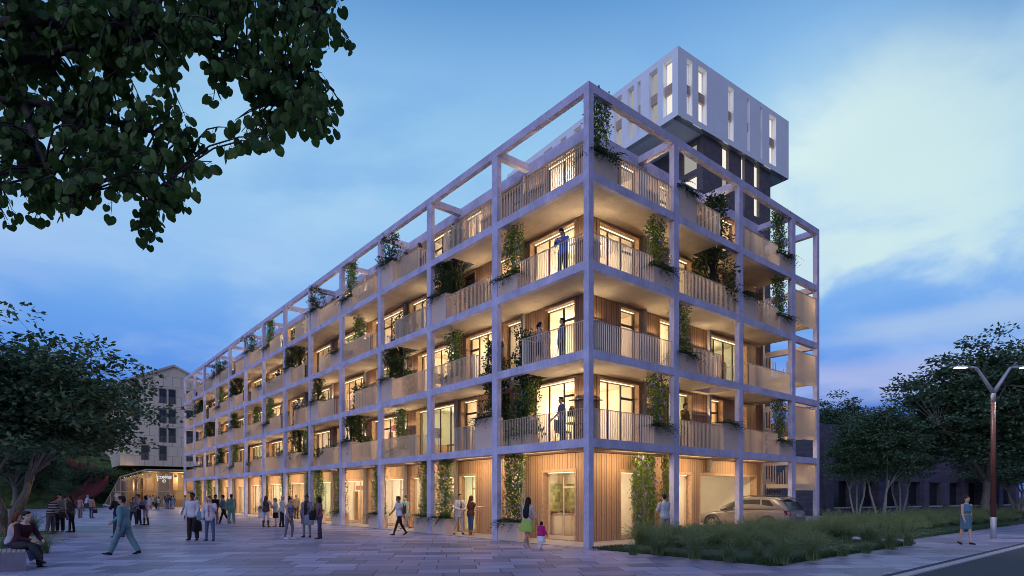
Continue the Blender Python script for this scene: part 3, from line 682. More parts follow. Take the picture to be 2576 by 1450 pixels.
person('woman in sleeveless blue dress with gold belt on the right pavement', G(2429.5, 1370.5), 1.74, 0, 'f', 'pale', ('bun', 'brown'), ('dress', 'none', (.09, .21, .28)), ('none', (.1, .1, .1)), ('shoes', (.02, .02, .025)), P(WALK, hem=.58, flare=-.01, legs=[(10, 0, 3, 3), (-8, 1, 10, -14)], arms=[(-10, 9, 8, 4), (10, 9, 12, 2)]), extra=(lambda root, g, vx: (lambda b: (b.rings([g.ring(.15, .160, .125), g.ring(.175, .156, .121)]), b.build('belt', M('gold_belt', (.42, .28, .06), .4), root)))(MB()),))
# --- bench in the foreground
SEATED = dict(legs=[(84, 4, 82, 0), (96, -2, 62, -4)], arms=[(14, 12, 52, -20), (10, 10, 60, -28)], lean=20, nod=-12, seat=.56)
person('man in dark plum shirt sitting cross legged on the concrete bench', at(47, 14.75), 1.84, 80, 'm', 'pale', ('short', 'black'), ('shirt', 'long', (.045, .015, .025)), ('trousers', (.035, .04, .05)), ('shoes', (.015, .015, .018)), SEATED)
person('woman with long auburn hair in white top sitting beside the man in plum', at(28, 15.35), 1.70, 105, 'f', 'pale', ('long', 'auburn'), ('top', 'none', (.42, .42, .48)), ('jeans', (.045, .065, .12)), ('shoes', (.5, .5, .52)), P(SEATED, lean=12, nod=0, legs=[(86, 6, 80, 0), (84, 4, 70, 4)]))
# --- left groups
r_, g_ = person('woman in black and white striped sweater bending over her handbag', G(127, 1340.5), 1.74, 100, 'f', 'pale', ('long', 'auburn'), ('sweater', 'long', m_stripes()), ('trousers', (.15, .12, .13)), ('shoes', (.02, .015, .018)), P(HOLD, lean=14, nod=30, arms=[(26, 10, 60, -5), (24, 10, 60, -10)], bulk=1.12))
q = hand_pos(r_, g_, 1); bag('black handbag in front of the woman in stripes', (q.x, q.y, q.z - .42), (.32, .14, .28), .4, (.02, .018, .022))
person('broad man in cream shirt and black trousers standing left of the square', G(151, 1338.5), 1.84, 5, 'm', 'pale', ('short', 'black'), ('shirt', 'long', (.40, .38, .38)), ('trousers', (.02, .022, .035)), ('shoes', (.28, .11, .06)), P(STAND, bulk=1.12))
person('woman with very long dark hair in charcoal cardigan and black leggings', G(180, 1339), 1.76, -72, 'f', 'pale', ('long', 'brown'), ('jacket', 'long', (.05, .05, .065)), ('leggings', (.02, .022, .028)), ('boots', (.015, .015, .018)), P(STAND, boot=.4))
person('person with both arms raised taking a photograph behind the man in cream', G(164, 1309), 1.74, 190, 'm', 'tan', ('short', 'black'), ('jacket', 'long', (.06, .055, .07)), ('trousers', (.06, .06, .08)), ('shoes', (.03, .03, .03)), P(STAND, arms=[(75, 20, 80, -20), (75, 20, 80, -20)]))
person('woman in mauve back vest and brown trousers, at left of the two by the hill', G(201.5, 1304), 1.68, 172, 'f', 'pale', ('bob', 'auburn'), ('blouse', 'tee', (.30, .20, .21)), ('trousers', (.17, .13, .12)), ('shoes', (.02, .02, .02)), STAND)
r_, g_ = person('woman in salmon sweater and blue jeans, at right of the two by the hill', G(230, 1303), 1.72, 168, 'f', 'tan', ('bob', 'black'), ('sweater', 'long', (.36, .21, .19)), ('jeans', (.09, .10, .17)), ('boots', (.09, .05, .04)), P(STAND, boot=.35))
q = hand_pos(r_, g_, 1); bag('black bag held low by the woman in salmon', (q.x, q.y, q.z - .45), (.3, .12, .3), 0, (.02, .02, .022))
r_, g_ = person('grey haired man in pale blue shirt walking towards the red stair', G(219, 1286.5), 1.82, 150, 'm', 'tan', ('short', 'grey'), ('shirt', 'long', (.38, .42, .5)), ('jeans', (.06, .07, .1)), ('shoes', (.04, .03, .03)), WALK)
# --- crowd before the cafe
CR = [(370, 1281.5, 1.78, 60, 'f', 'pale', ('long', 'black'), ('blouse', 'three', (.56, .5, .46)), ('leggings', (.3, .25, .22)), 'woman in cream blouse, leftmost of the crowd before the cafe'),
      (378, 1281.8, 1.74, 30, 'f', 'tan', ('long', 'black'), ('coat', 'long', (.5, .46, .42)), ('leggings', (.4, .36, .33)), 'woman in long cream coat before the cafe'),
      (385.5, 1281.2, 1.82, -40, 'm', 'tan', ('short', 'black'), ('shirt', 'long', (.6, .57, .55)), ('trousers', (.03, .03, .05)), 'man in white shirt and navy trousers before the cafe'),
      (393.5, 1282.0, 1.86, 20, 'm', 'brown', ('beanie', 'cream'), ('sweater', 'long', (.32, .15, .03)), ('trousers', (.02, .02, .02)), 'man in mustard sweater and white cap before the cafe'),
      (399.5, 1283.0, 1.66, 10, 'f', 'brown', ('long', 'black'), ('top', 'tee', (.4, .42, .4)), ('leggings', (.12, .16, .14)), 'woman with dark tote before the cafe, beside the mustard sweater'),
      (414.5, 1280.2, 1.74, 180, 'f', 'tan', ('long', 'brown'), ('dress', 'tee', (.46, .33, .29)), ('leggings', (.4, .3, .27)), 'woman in blush dress walking into the cafe'),
      (421.5, 1281.6, 1.84, 180, 'm', 'tan', ('short', 'black'), ('jacket', 'long', (.05, .05, .06)), ('trousers', (.09, .14, .18)), 'man in black leather jacket and blue trousers entering the cafe'),
      (426.5, 1279.6, 1.78, 170, 'm', 'tan', ('short', 'brown'), ('shirt', 'long', (.5, .46, .48)), ('trousers', (.5, .45, .45)), 'man all in pale clothes among the people entering the cafe'),
      (430.5, 1280.2, 1.70, 175, 'f', 'pale', ('long', 'brown'), ('blouse', 'long', (.26, .18, .26)), ('trousers', (.2, .16, .24)), 'woman in purple among the people entering the cafe'),
      (435.5, 1281.4, 1.78, 178, 'f', 'pale', ('bun', 'black'), ('dress', 'three', m_speckle('blue_floral', (.05, .1, .14), (.3, .36, .4), 18)), ('none', (.1, .1, .1)), 'woman in blue floral dress, rightmost by the cafe door')]
for px, fy, h, fc, sx, sk, ha, tp, bt, lb in CR:
    person(lb, G(px, fy), h, fc, sx, sk, ha, tp, bt, ('shoes', (.04, .03, .03)), P(STAND if px % 2 < 1 else WALK, hem=.5), group='people gathered before the cafe')
# --- balconies
LEAN = dict(legs=[(4, 5, 2, 0), (-4, 5, 6, 0)], arms=[(42, 12, 40, -15), (44, 12, 38, -15)], lean=12)
def bal(px, Y, lvl, *a, **k): return person(a[0], at(px, Y, LV[lvl] + .005), *a[1:], **k)
LV = [0, 3.73, 6.73, 9.73, 12.73, 15.70]
r_, g_ = bal(1417, 21.7, 3, 'man in blue shirt looking down at his phone on the corner balcony', 1.80, -30, 'm', 'pale', ('short', 'black'), ('shirt', 'long', (.10, .16, .42)), ('trousers', (.05, .03, .03)), ('shoes', (.03, .03, .03)), P(HOLD, nod=38, lean=6))
q = hand_pos(r_, g_, 0).lerp(hand_pos(r_, g_, 1), .5); b = MB(); b.obox(q - Vector((.04, .07, 0)), (.08, 0, .02), (0, .15, .03), (0, 0, .01)); tag(b.build('phone', MT['darkglass']), 'black phone in the hands of the man in blue', 'phone')
bal(1411, 22.4, 2, 'man in dark grey shirt leaning back in conversation on a corner balcony', 1.76, -85, 'm', 'tan', ('short', 'black'), ('shirt', 'long', (.10, .10, .13)), ('trousers', (.04, .04, .05)), ('shoes', (.03, .03, .03)), P(STAND, lean=-6))
bal(1357, 22.6, 2, 'woman with ponytail in patterned top talking on a corner balcony', 1.66, 82, 'f', 'pale', ('pony', 'black'), ('top', 'tee', m_speckle('patterned_cotton', (.12, .10, .12), (.45, .4, .42), 22)), ('skirt', (.06, .02, .03)), ('shoes', (.03, .03, .03)), P(HOLD, hem=.4))
bal(1414, 22.6, 1, 'man in grey T-shirt looking left on the lowest corner balcony', 1.80, -75, 'm', 'tan', ('short', 'black'), ('shirt', 'tee', (.14, .13, .17)), ('trousers', (.16, .14, .16)), ('shoes', (.03, .03, .03)), P(STAND, arms=[(-4, 10, 20, 0), (16, 10, 30, 0)]))
bal(1722, 24.25, 1, 'man in mustard sweater holding a phone to his ear on a side balcony', 1.80, 40, 'm', 'tan', ('short', 'brown'), ('sweater', 'long', (.24, .13, .03)), ('trousers', (.05, .04, .04)), ('shoes', (.03, .03, .03)), P(STAND, arms=[(10, 10, 20, 0), (50, 30, 125, -25)]))
bal(1056, 29.7, 4, 'woman with ponytail in lilac top standing on a roof terrace', 1.72, -80, 'f', 'tan', ('pony', 'auburn'), ('top', 'long', (.34, .28, .33)), ('jeans', (.04, .04, .07)), ('shoes', (.03, .03, .03)), STAND)
bal(1040, 30.1, 4, 'person bending over plants on a roof terrace beside a woman in lilac', 1.60, -95, 'm', 'tan', ('short', 'brown'), ('shirt', 'tee', (.10, .16, .28)), ('trousers', (.05, .05, .06)), ('shoes', (.03, .03, .03)), P(LEAN, lean=38, legs=[(30, 6, 40, 0), (20, 6, 40, 0)]))
bal(702, 45.9, 3, 'person in black standing at the far rail with a hand to the mouth', 1.78, -60, 'm', 'tan', ('short', 'brown'), ('jacket', 'long', (.02, .02, .025)), ('trousers', (.03, .03, .03)), ('shoes', (.03, .03, .03)), P(STAND, arms=[(40, 12, 120, -10), (6, 8, 14, 0)]))
bal(761, 41.25, 2, 'person in black and white patterned jacket leaning over the rail', 1.80, -35, 'm', 'tan', ('short', 'brown'), ('jacket', 'long', m_speckle('bold_pattern', (.02, .02, .02), (.55, .52, .5), 9)), ('trousers', (.03, .03, .03)), ('shoes', (.03, .03, .03)), P(LEAN, lean=22, nod=20))
bal(851, 37.6, 4, 'woman in white top at the far end of the roof terraces', 1.70, 80, 'f', 'tan', ('bob', 'black'), ('top', 'tee', (.5, .46, .46)), ('jeans', (.05, .05, .08)), ('shoes', (.03, .03, .03)), STAND)
# ---------------------------------------------------------------- the apartment building
BLD = thing('apartment_building', 'long five storey block with violet grey concrete frame, timber walls and glowing balconies', 'building')
WX, WY = 1.75, 1.78           # planes of the timber walls behind the long and the short frame
LEN, WID = 65.58, 17.51
YC = [(0., .24)] + [(4.99 + 5.02*k, 5.33 + 5.02*k) for k in range(13)]
XC = [(0., .235), (4.79, 5.115), (9.57, 9.90), (14.49, 14.84), (17.25, 17.51)]
DEP = .22
CC = MT['concrete']
for i, (a, b_) in enumerate(YC):
    m = MB(); m.box(0, .235 if i == 0 else DEP, a, b_, 0, LV[5]); m.build('column', CC, BLD)
for i, (a, b_) in enumerate(XC):
    if i == 0: continue
    m = MB(); m.box(a, b_, 0, DEP, 0, LV[5]); m.build('column', CC, BLD)
for lv in LV[1:]:
    m = MB()
    for (a, b_), (c, d) in zip(YC, YC[1:]): m.box(0, DEP - .003, b_, c, lv - .30, lv)
    m.build('beam', CC, BLD)
    m = MB()
    for (a, b_), (c, d) in zip(XC, XC[1:]): m.box(b_, c, 0, DEP - .003, lv - .30, lv)
    m.build('beam', CC, BLD)
# far column pair carrying the back of the stair bay, and its beams
for yb in (5.9,):
    m = MB(); m.box(17.25, 17.51, yb, yb + .26, 0, LV[5]); m.build('column', CC, BLD)
for lv in LV[1:]:
    m = MB(); m.box(17.26, 17.50, DEP, 5.9, lv - .30, lv); m.build('beam', CC, BLD)
# roof: beam along the wall line, cross beams, roof deck
m = MB(); m.box(WX, WX + .24, WY + .24, LEN, 15.26, 15.72); m.build('roof_beam', CC, BLD)
m = MB(); m.box(WX, 14.84, WY, WY + .24, 15.26, 15.72); m.build('roof_beam', CC, BLD)
for i, (a, b_) in enumerate(YC[1:]):
    m = MB(); m.box(DEP - .003, WX, (a+b_)/2 - .12, (a+b_)/2 + .12, 15.40, 15.69); m.build('cross_beam', CC, BLD)
for i, (a, b_) in enumerate(XC[1:4]):
    m = MB(); m.box((a+b_)/2 - .12, (a+b_)/2 + .12, DEP - .003, WY if i < 3 else 5.9, 15.40, 15.69); m.build('cross_beam', CC, BLD)
m = MB(); m.box(WX + .24, 14.8, WY + .24, LEN, 15.2, 15.45); m.build('roof', MT['pale_slab'], BLD)
# balcony slabs; some bays are left open at one end for the planted voids
VOID_L = {(4, 2): 'f', (3, 3): 'f', (2, 2): 'n', (2, 1): 'f', (3, 2): None, (2, 4): 'f', (4, 3): None, (3, 4): 'n', (2, 6): 'f', (4, 6): 'f', (1, 5): 'f', (3, 5): None, (3, 9): 'f', (2, 10): 'f', (4, 9): 'f', (1, 9): 'n', (3, 11): 'f'}
VOID_R = {(2, 2): 'f', (4, 2): 'f'}
for f in (1, 2, 3, 4):
    z0, z1 = LV[f] - .28, LV[f] - .02
    m = MB()
    for k in range(1, 14):
        a, b_ = YC[k-1][0] if k > 1 else DEP, YC[k][0]
        v = VOID_L.get((f, k))
        if v == 'f': b2 = b_ - 1.5; m.box(DEP, WX, a, b2, z0, z1); m.box(WX - .32, WX, b2, b_, z0, z1)
        elif v == 'n': a2 = a + 1.5; m.box(DEP, WX, a2, b_, z0, z1); m.box(WX - .32, WX, a, a2, z0, z1)
        else: m.box(DEP, WX, a, b_, z0, z1)
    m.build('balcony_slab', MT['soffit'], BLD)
    m = MB()
    for k in range(1, 4):
        a, b_ = XC[k-1][0] if k > 1 else WX, XC[k][0]
        v = VOID_R.get((f, k))
        if v == 'f': m.box(a, b_ - 1.35, DEP, WY, z0, z1); m.box(b_ - 1.35, b_, WY - .32, WY, z0, z1)
        else: m.box(a, b_, DEP, WY, z0, z1)
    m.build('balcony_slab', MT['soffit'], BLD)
# --- openings
def wins_left(f, k):
    o = YC[k-1][1] if k > 1 else 0.
    if k == 1: return {4: [(2.37, 4.1)], 3: [(2.37, 4.95)], 2: [(2.37, 4.14)], 1: [(2.37, 4.95)]}[f]
    if k == 2: return {4: [(5.5, 7.4), (8.4, 9.9)], 3: [(5.6, 7.3), (8.9, 10.0)], 2: [(5.46, 6.7), (7.6, 9.6)], 1: [(6.3, 7.1), (8.75, 10.02)]}[f]
    if k == 3: return {4: [(10.4, 13.0)], 3: [(10.5, 12.0), (13.3, 15.0)], 2: [(10.4, 14.1)], 1: [(10.4, 14.3)]}[f]
    r = random.Random(f*31 + k)
    s = .3 + r.random()*.5; w = 2.9 + r.random()*1.0
    return [(o + s, min(o + s + w, o + 4.5))]
WIN_R = {1: [(2.5, 4.86), (6.9, 8.6), (10.05, 11.2), (12.7, 13.4)], 2: [(3.73, 4.86), (6.3, 7.4), (10.0, 13.4)], 3: [(2.5, 4.86), (6.9, 8.6), (10.03, 11.1)], 4: [(3.73, 4.86), (6.3, 7.4), (10.0, 12.4)]}
WIN_GL = [(2.36, 4.14), (5.5, 6.6), (8.85, 10.16), (10.55, 13.0), (13.6, 14.9), (15.5, 18.6), (19.2, 20.0), (20.8, 24.6), (25.6, 29.6), (30.8, 34.6), (35.8, 39.4), (41.0, 44.6), (46.0, 49.4), (51.2, 54.4), (56.2, 59.6), (61.0, 64.4)]
WIN_GR = [(3.75, 4.86), (6.9, 8.6)]
GARAGE = (9.3, 14.35)
HEAD = 2.58
def head(f): return 2.66 if f == 0 else 2.42 if f == 4 else HEAD
def dim(f, side, a): return (side, f, round(a, 1)) in {('L', 1, 6.3), ('L', 3, 8.9), ('L', 4, 5.5), ('L', 3, 10.5)} or (side == 'L' and f > 0 and a > 14 and (int(a*7) + f*5) % 9 == 0)
ROOMS = []
ROOMW = [MT['plaster'], M('warm_grey_wall', (.56, .50, .42), .85), MT['plaster_b'], M('sand_wall', (.70, .55, .38), .85), M('sage_wall', (.48, .50, .38), .85), MT['plaster']]
PICS = [M('picture_dark', (.08, .07, .08), .5), M('picture_red', (.30, .10, .07), .5), M('picture_blue', (.12, .18, .28), .5)]
def window(side, f, a, b_, style):
    """one window: reveal frame, mullions, pane, the lit room behind, and the led strip in its head"""
    z0 = LV[f] if f else .06; z1 = z0 + head(f)
    if side == 'L': T = lambda u, d, z: (WX + d, u, z)
    else: T = lambda u, d, z: (u, WY + d, z)
    def bx(m, u0, u1, d0, d1, za, zb):
        p, q = T(u0, d0, za), T(u1, d1, zb); m.box(min(p[0], q[0]), max(p[0], q[0]), min(p[1], q[1]), max(p[1], q[1]), za, zb)
    w = b_ - a; far = (side == 'L' and a > 26)
    m = MB(); t = .055; D0, D1 = .26, .32
    bx(m, a, a + t, D0, D1, z0, z1); bx(m, b_ - t, b_, D0, D1, z0, z1); bx(m, a + t, b_ - t, D0, D1, z1 - t, z1); bx(m, a + t, b_ - t, D0, D1, z0, z0 + (.12 if f == 0 else .06))
    n = 1 if w < 1.3 else 2 if w < 2.0 else 3 if w < 3.2 else 4
    cuts = [a + w*i/n for i in range(1, n)]
    for c in cuts: bx(m, c - .03, c + .03, D0 + .005, D1 - .005, z0 + .06, z1 - t)
    if style % 2 == 0 and f:                     # a door leaf with a transom over it
        e = [a] + cuts + [b_]; i = style % n; bx(m, e[i] + .03, e[i+1] - .03, D0 + .01, D1 - .01, z1 - .62, z1 - .53)
        if n > 1 and e[i+1] - e[i] > 1.0: c = (e[i]+e[i+1])/2; bx(m, c - .025, c + .025, D0 + .01, D1 - .01, z0 + .06, z1 - .62)
    if f == 0 and n > 1: bx(m, a + t, cuts[0] - .03, D0 + .01, D1 - .01, z0 + 2.02, z0 + 2.10)
    wd = m.build('window', MT['frame'] if f else MT['frame_l'], BLD)
    m = MB(); bx(m, a - .07, b_ + .07, -.025, -.001, z1, z1 + .11); bx(m, a - .07, a, -.025, -.001, z0, z1); bx(m, b_, b_ + .07, -.025, -.001, z0, z1); m.build('casing', MT['trim'], wd)
    m = MB(); bx(m, a + t, b_ - t, .285, .295, z0 + .06, z1 - t); m.build('pane', MT['glass'], wd)
    dk = dim(f, side, a)
    if not dk:
        m = MB(); bx(m, a + .05, b_ - .05, .19, .235, z1 - .03, z1 - .006); m.build('light_strip', MT['strip'], wd)
    if (side, f) in (('L', f), ('R', f)) and ((side == 'L' and a < 5) or (side == 'R' and a < 5)):
        return wd
    # the room: walls, ceiling and floor as five slabs round an empty middle
    e0 = .12; ra, rb, dp = a - e0, b_ + e0, (2.6 if f else 3.4); zc = z1 + .08
    m = MB(); q = .06; B0 = .46
    bx(m, ra, rb, B0 + dp, B0 + dp + q, z0, zc); bx(m, ra - q, ra, B0, B0 + dp + q, z0, zc); bx(m, rb, rb + q, B0, B0 + dp + q, z0, zc)
    bx(m, ra - q, rb + q, B0, B0 + dp + q, zc, zc + q); m.build('room', ROOMW[(style*5 + f) % len(ROOMW)], wd)
    if not far:                                # furniture seen through the glass
        m = MB(); u0 = ra + .15 + (style % 3)*.3; q_ = min(1.1, (rb - ra)*.4); bx(m, rb - .42, rb - .01, B0 + .5 + (style % 3)*.3, B0 + .5 + (style % 3)*.3 + 1.0, z0, z0 + (2.0 if style % 3 == 1 else .85)); m.build('cupboard', MT['oak'] if style % 2 else MT['spandrel'], wd)
        m = MB(); u1 = rb - .9; bx(m, rb - .03, rb - .005, B0 + .55 + (style % 3)*.3, B0 + 1.2 + (style % 3)*.3, z0 + (1.25 if style % 3 != 1 else 2.1), z0 + (1.8 if style % 3 != 1 else 2.4)); m.build('picture', PICS[style % 3], wd)
        if f: m = MB(); bx(m, a + w*.3, a + w*.3 + min(1.2, w*.5), .9, 1.5, z0 + .70, z0 + .74); [bx(m, a + w*.3 + e*min(1.1, w*.5 - .1), a + w*.3 + e*min(1.1, w*.5 - .1) + .05, .95, 1.0, z0, z0 + .70) for e in (0, 1)]; m.build('table', MT['oak'], wd)
    m = MB(); bx(m, ra - q, rb + q, .325, B0 + dp + q, z0 - .05, z0 - .004); m.build('room_floor', MT['oak'], wd)
    if style % 4 == 1 and not far:             # a drawn curtain to one side
        m = MB(); cw = min(.5, w*.25); pts = 14
        for i in range(pts):
            u0 = a + .06 + cw*i/pts; m.tube([T(u0, .42, z0 + .03), T(u0, .42, z1 - .1)], cw/pts*.62, 6)
        m.build('curtain', MT['plaster_b'], wd, True)
    if not dk: ROOMS.append((T((a+b_)/2, .46 + dp*.42, z0 + 1.95), w, f, far))
    return wd
def corner_room(f):
    z0 = LV[f] if f else .06; zc = z0 + head(f) + .08
    o = MB(); X0, X1, Y0, Y1, q = WX + .36, 5.24, WY + .36, 5.06, .06
    o.box(X1, X1 + q, Y0, Y1, z0, zc); o.box(X0, X1 + q, Y1, Y1 + q, z0, zc); o.box(X0, X1 + q, Y0, Y1 + q, zc, zc + q); rm = o.build('corner_room', MT['plaster'], BLD)
    o = MB(); o.box(X0 - .03, X1 + q, Y0 - .03, Y1 + q, z0 - .05, z0 - .004); o.build('room_floor', MT['oak'], rm)
    ROOMS.append(((3.75, 3.7, z0 + 2.0), 2.6, f, False))
    if f: ROOMS.append(((3.2, 4.3, z0 + 1.6), 1.0, f, False))
for f in range(5): corner_room(f)
style = 0
for f in range(5):
    z0 = LV[f] if f else 0.; top = (LV[f+1] - .30 if f < 4 else 15.26)
    L_ops = WIN_GL if f == 0 else [q for k in range(1, 14) for q in wins_left(f, k)]
    zz0 = LV[f] if f else .06; zz1 = zz0 + head(f)
    m = MB(); open_wall(m, (WX, WY, 0), (0, 1, 0), (1, 0, 0), LEN - WY, z0 - (.02 if f else 0), top, .34, [(a - WY, b_ - WY, zz0, zz1) for a, b_ in L_ops], 0, 1)
    m.build('timber_wall', [MT['timber_y'], MT['trim']], BLD)
    R_ops = [(a, b_, .06, 2.72) for a, b_ in WIN_GR] + [GARAGE + (0, 2.72)] if f == 0 else [(a, b_, zz0, zz1) for a, b_ in WIN_R[f]]
    m = MB(); open_wall(m, (WX + .34, WY, 0), (1, 0, 0), (0, 1, 0), 14.75 - WX - .34, z0 - (.02 if f else 0), top, .34, [(a - WX - .34, b_ - WX - .34, c, d) for a, b_, c, d in R_ops], 0, 1)
    m.box(WX + .002, WX + .34, WY - .003, WY - .0005, z0, top - .002); m.build('timber_wall', [MT['timber_x'], MT['trim']], BLD)
    m = MB(); m.box(14.75, 14.84, WY, 12., z0, top); m.build('timber_wall', MT['timber_y'], BLD)
    for a, b_ in L_ops: window('L', f, a, b_, style); style += 1
    for a, b_ in (WIN_GR if f == 0 else WIN_R[f]): window('R', f, a, b_, style); style += 1
    if f == 0:
        m = MB(); a, b_ = GARAGE; m.box(a - .07, b_ + .07, WY - .025, WY - .001, 2.72, 2.83); m.box(a - .07, a, WY - .025, WY - .001, 0, 2.72); m.box(b_, b_ + .07, WY - .025, WY - .001, 0, 2.72); m.build('garage_casing', MT['trim'], BLD)
for i, (a, b_) in enumerate(YC[1:]):
    m = MB(); m.box(WX - .17, WX - .026, (a+b_)/2 + .08, (a+b_)/2 + .24, 0, 15.26); m.build('wall_post', MT['pilaster'], BLD)
for i, (a, b_) in enumerate(XC[1:4]):
    m = MB(); m.box((a+b_)/2 + .08, (a+b_)/2 + .24, WY - .17, WY - .026, 2.9 if i == 1 else 0, 15.26); m.build('wall_post', MT['pilaster'], BLD)
# rear and end walls close the block
m = MB(); m.box(14.5, 14.74, 12.0, LEN, 0, 15.2); m.box(WX + .35, 14.5, LEN - .3, LEN, 0, 15.2); m.build('rear_wall', MT['plaster'], BLD)
# garage
ga, gb = GARAGE; m = MB(); y0 = WY + .342
m.box(ga - .1, ga, y0, y0 + 7, 0, 2.95); m.box(gb, gb + .1, y0, y0 + 7, 0, 2.95); m.box(ga - .1, gb + .1, y0 + 7, y0 + 7.1, 0, 2.95); m.box(ga - .1, gb + .1, y0, y0 + 7.1, 2.95, 3.05)
m.build('garage', MT['plaster'], BLD)
m = MB(); m.box(ga - .1, gb + .1, WY, y0 + 7, .0, .012); m.build('garage_floor', MT['arcade'], BLD)
# arcade floor
m = MB(); m.box(.012, WX + .3, .012, LEN, .004, .02); m.box(WX + .3, 14.7, .3, WY + .3, .004, .02); m.build('arcade_floor', MT['arcade'], BLD)
# --- railings
def rail(p0, p1, z, ret0=False, ret1=False, h=1.04, pitch=.098):
    """fin railing in plan from p0 to p1; ret0 / ret1 turn back towards the wall at that end"""
    p0, p1 = Vector(p0), Vector(p1); segs = [(p0, p1)]
    d = (p1 - p0).normalized(); n = Vector((1, 0)) if abs(d.y) > .5 else Vector((0, 1))
    if ret0: segs.append((p0, p0 + n*1.35))
    if ret1: segs.append((p1, p1 + n*1.35))
    m = MB()
    for a, b_ in segs:
        ln = (b_ - a).length; u = (b_ - a)/ln; v = Vector((-u.y, u.x)); u3, v3 = Vector((u.x, u.y, 0)), Vector((v.x, v.y, 0)); a3 = Vector((a.x, a.y, z))
        for i in range(int(ln/pitch) + 1):
            m.obox(a3 + u3*(i*pitch + .012) - v3*.018 + Vector((0, 0, .012)), u3*.009, v3*.034, Vector((0, 0, h - .024)))
        m.obox(a3 - v3*.028 + Vector((0, 0, h - .012)), u3*ln, v3*.056, Vector((0, 0, .014)))
        m.obox(a3 - v3*.024, u3*ln, v3*.048, Vector((0, 0, .012)))
        m.obox(a3 - v3*.03 - u3*.0, u3*.02, v3*.06, Vector((0, 0, h)))
    return m.build('railing', MT['rail'], BLD)
# per floor and bay: (planter side, planter height, plants, railing from/to as fractions of the clear bay, return at near end, at far end)
# 'F' planter at the far (left) end, 'N' at the near end
CL = {
 (4,1): (None, 0, '', 0, 1, 0, 0), (3,1): ('F', .62, 'climber', 0, .74, 0, 0), (2,1): (None, 0, 'void_f', 0, .70, 0, 1), (1,1): (None, 0, 'behind_f', 0, 1, 0, 0),
 (4,2): (None, 0, 'void_f', 0, .80, 0, 1), (3,2): ('F', 1.2, 'tree', 0, .78, 0, 0), (2,2): (None, 0, 'void_n+vine_f', .30, 1, 1, 0), (1,2): ('N', 1.25, 'fern', .22, .62, 0, 1),
 (4,3): ('F', 1.2, 'shrub', 0.2, .72, 1, 0), (3,3): (None, 0, 'void_f', 0, .70, 0, 1), (2,3): ('F', 1.15, 'tree', 0, .70, 0, 0), (1,3): (None, 0, 'vine_f', .26, 1, 1, 0),
 (4,4): ('F', .62, 'climber', 0, .74, 0, 0), (3,4): (None, 0, 'vine_f', .26, 1, 1, 0), (2,4): (None, 0, 'void_f', 0, .66, 0, 1), (1,4): ('F', 1.2, 'tree', 0, .74, 0, 0),
 (4,5): ('F', 1.2, 'shrub', 0, .72, 0, 0), (3,5): ('N', .8, 'fern', .24, .7, 0, 1), (2,5): ('F', 1.2, 'tree', .24, .74, 1, 0), (1,5): (None, 0, 'low_f', 0, .72, 0, 1),
 (4,6): (None, 0, 'void_f', 0, .62, 0, 1), (3,6): ('F', 1.2, 'tree', .24, .74, 1, 0), (2,6): (None, 0, 'void_f', 0, .66, 0, 1), (1,6): ('N', .8, 'climber', .26, 1, 0, 0),
 (4,7): ('F', .62, 'climber', .22, .74, 1, 0), (3,7): (None, 0, 'low_f', 0, 1, 0, 0), (2,7): ('F', .62, 'climber', .22, .74, 1, 0), (1,7): ('N', 1.2, 'fern', .24, 1, 0, 0),
 (4,8): ('F', 1.2, 'shrub', 0, .72, 0, 0), (3,8): ('N', .8, 'fern', .24, .7, 0, 1), (2,8): (None, 0, 'vine_f', 0, 1, 0, 0), (1,8): (None, 0, 'low_f', 0, .7, 0, 1),
 (4,9): (None, 0, 'void_f', 0, .66, 0, 1), (3,9): ('F', 1.2, 'tree', .2, .74, 1, 0), (2,9): ('F', 1.2, 'tree', 0, .74, 0, 0), (1,9): ('F', .62, 'climber', .2, .74, 1, 0),
 (4,10): ('F', .9, 'shrub', .0, .74, 0, 0), (3,10): ('F', .62, 'climber', 0, .74, 0, 0), (2,10): (None, 0, 'low_f', 0, 1, 0, 0), (1,10): ('F', 1.2, 'tree', 0, .74, 0, 0),
 (4,11): ('N', .9, 'shrub', .24, 1, 0, 0), (3,11): (None, 0, 'void_f', 0, .66, 0, 1), (2,11): ('F', 1.2, 'tree', 0, .74, 0, 0), (1,11): (None, 0, '', .2, 1, 1, 0),
 (4,12): (None, 0, 'void_f', 0, .7, 0, 1), (3,12): ('F', 1.1, 'shrub', 0, .72, 0, 0), (2,12): (None, 0, '', .2, 1, 1, 0), (1,12): ('F', 1.2, 'fern', .2, .72, 1, 0),
 (4,13): (None, 0, '', 0, 1, 0, 0), (3,13): (None, 0, '', 0, 1, 0, 0), (2,13): (None, 0, '', 0, 1, 0, 0), (1,13): (None, 0, '', 0, 1, 0, 0)}
CR_ = {
 (4,1): ('N', .75, 'climber', .30, 1, 0, 0), (3,1): ('F', .66, 'climber', 0, .74, 0, 0), (2,1): (None, 0, '', 0, 1, 0, 0), (1,1): ('F', .66, 'climber', 0, .74, 0, 0),
 (4,2): ('N', 1.15, 'fern+void_f', .27, .70, 0, 1), (3,2): (None, 0, '', 0, 1, 0, 0), (2,2): ('N', .66, 'climber', .27, .70, 0, 1), (1,2): ('F', 1.15, 'fern', 0, .72, 0, 0),
 (4,3): ('F', .66, 'climber', 0, .74, 0, 0), (3,3): ('N', 1.0, 'fern+F.66climber', .28, .74, 0, 0), (2,3): (None, 0, '', .18, 1, 1, 0), (1,3): ('F', .66, 'climber', 0, .74, 0, 0)}
RIN = .13
for (f, k), (ps, ph, pl, r0, r1, t0, t1) in CL.items():
    a, b_ = YC[k-1][1], YC[k][0]; c = b_ - a
    rail((RIN, a + r0*c), (RIN, a + r1*c), LV[f], t0, t1, pitch=.098 if k < 6 else .12)
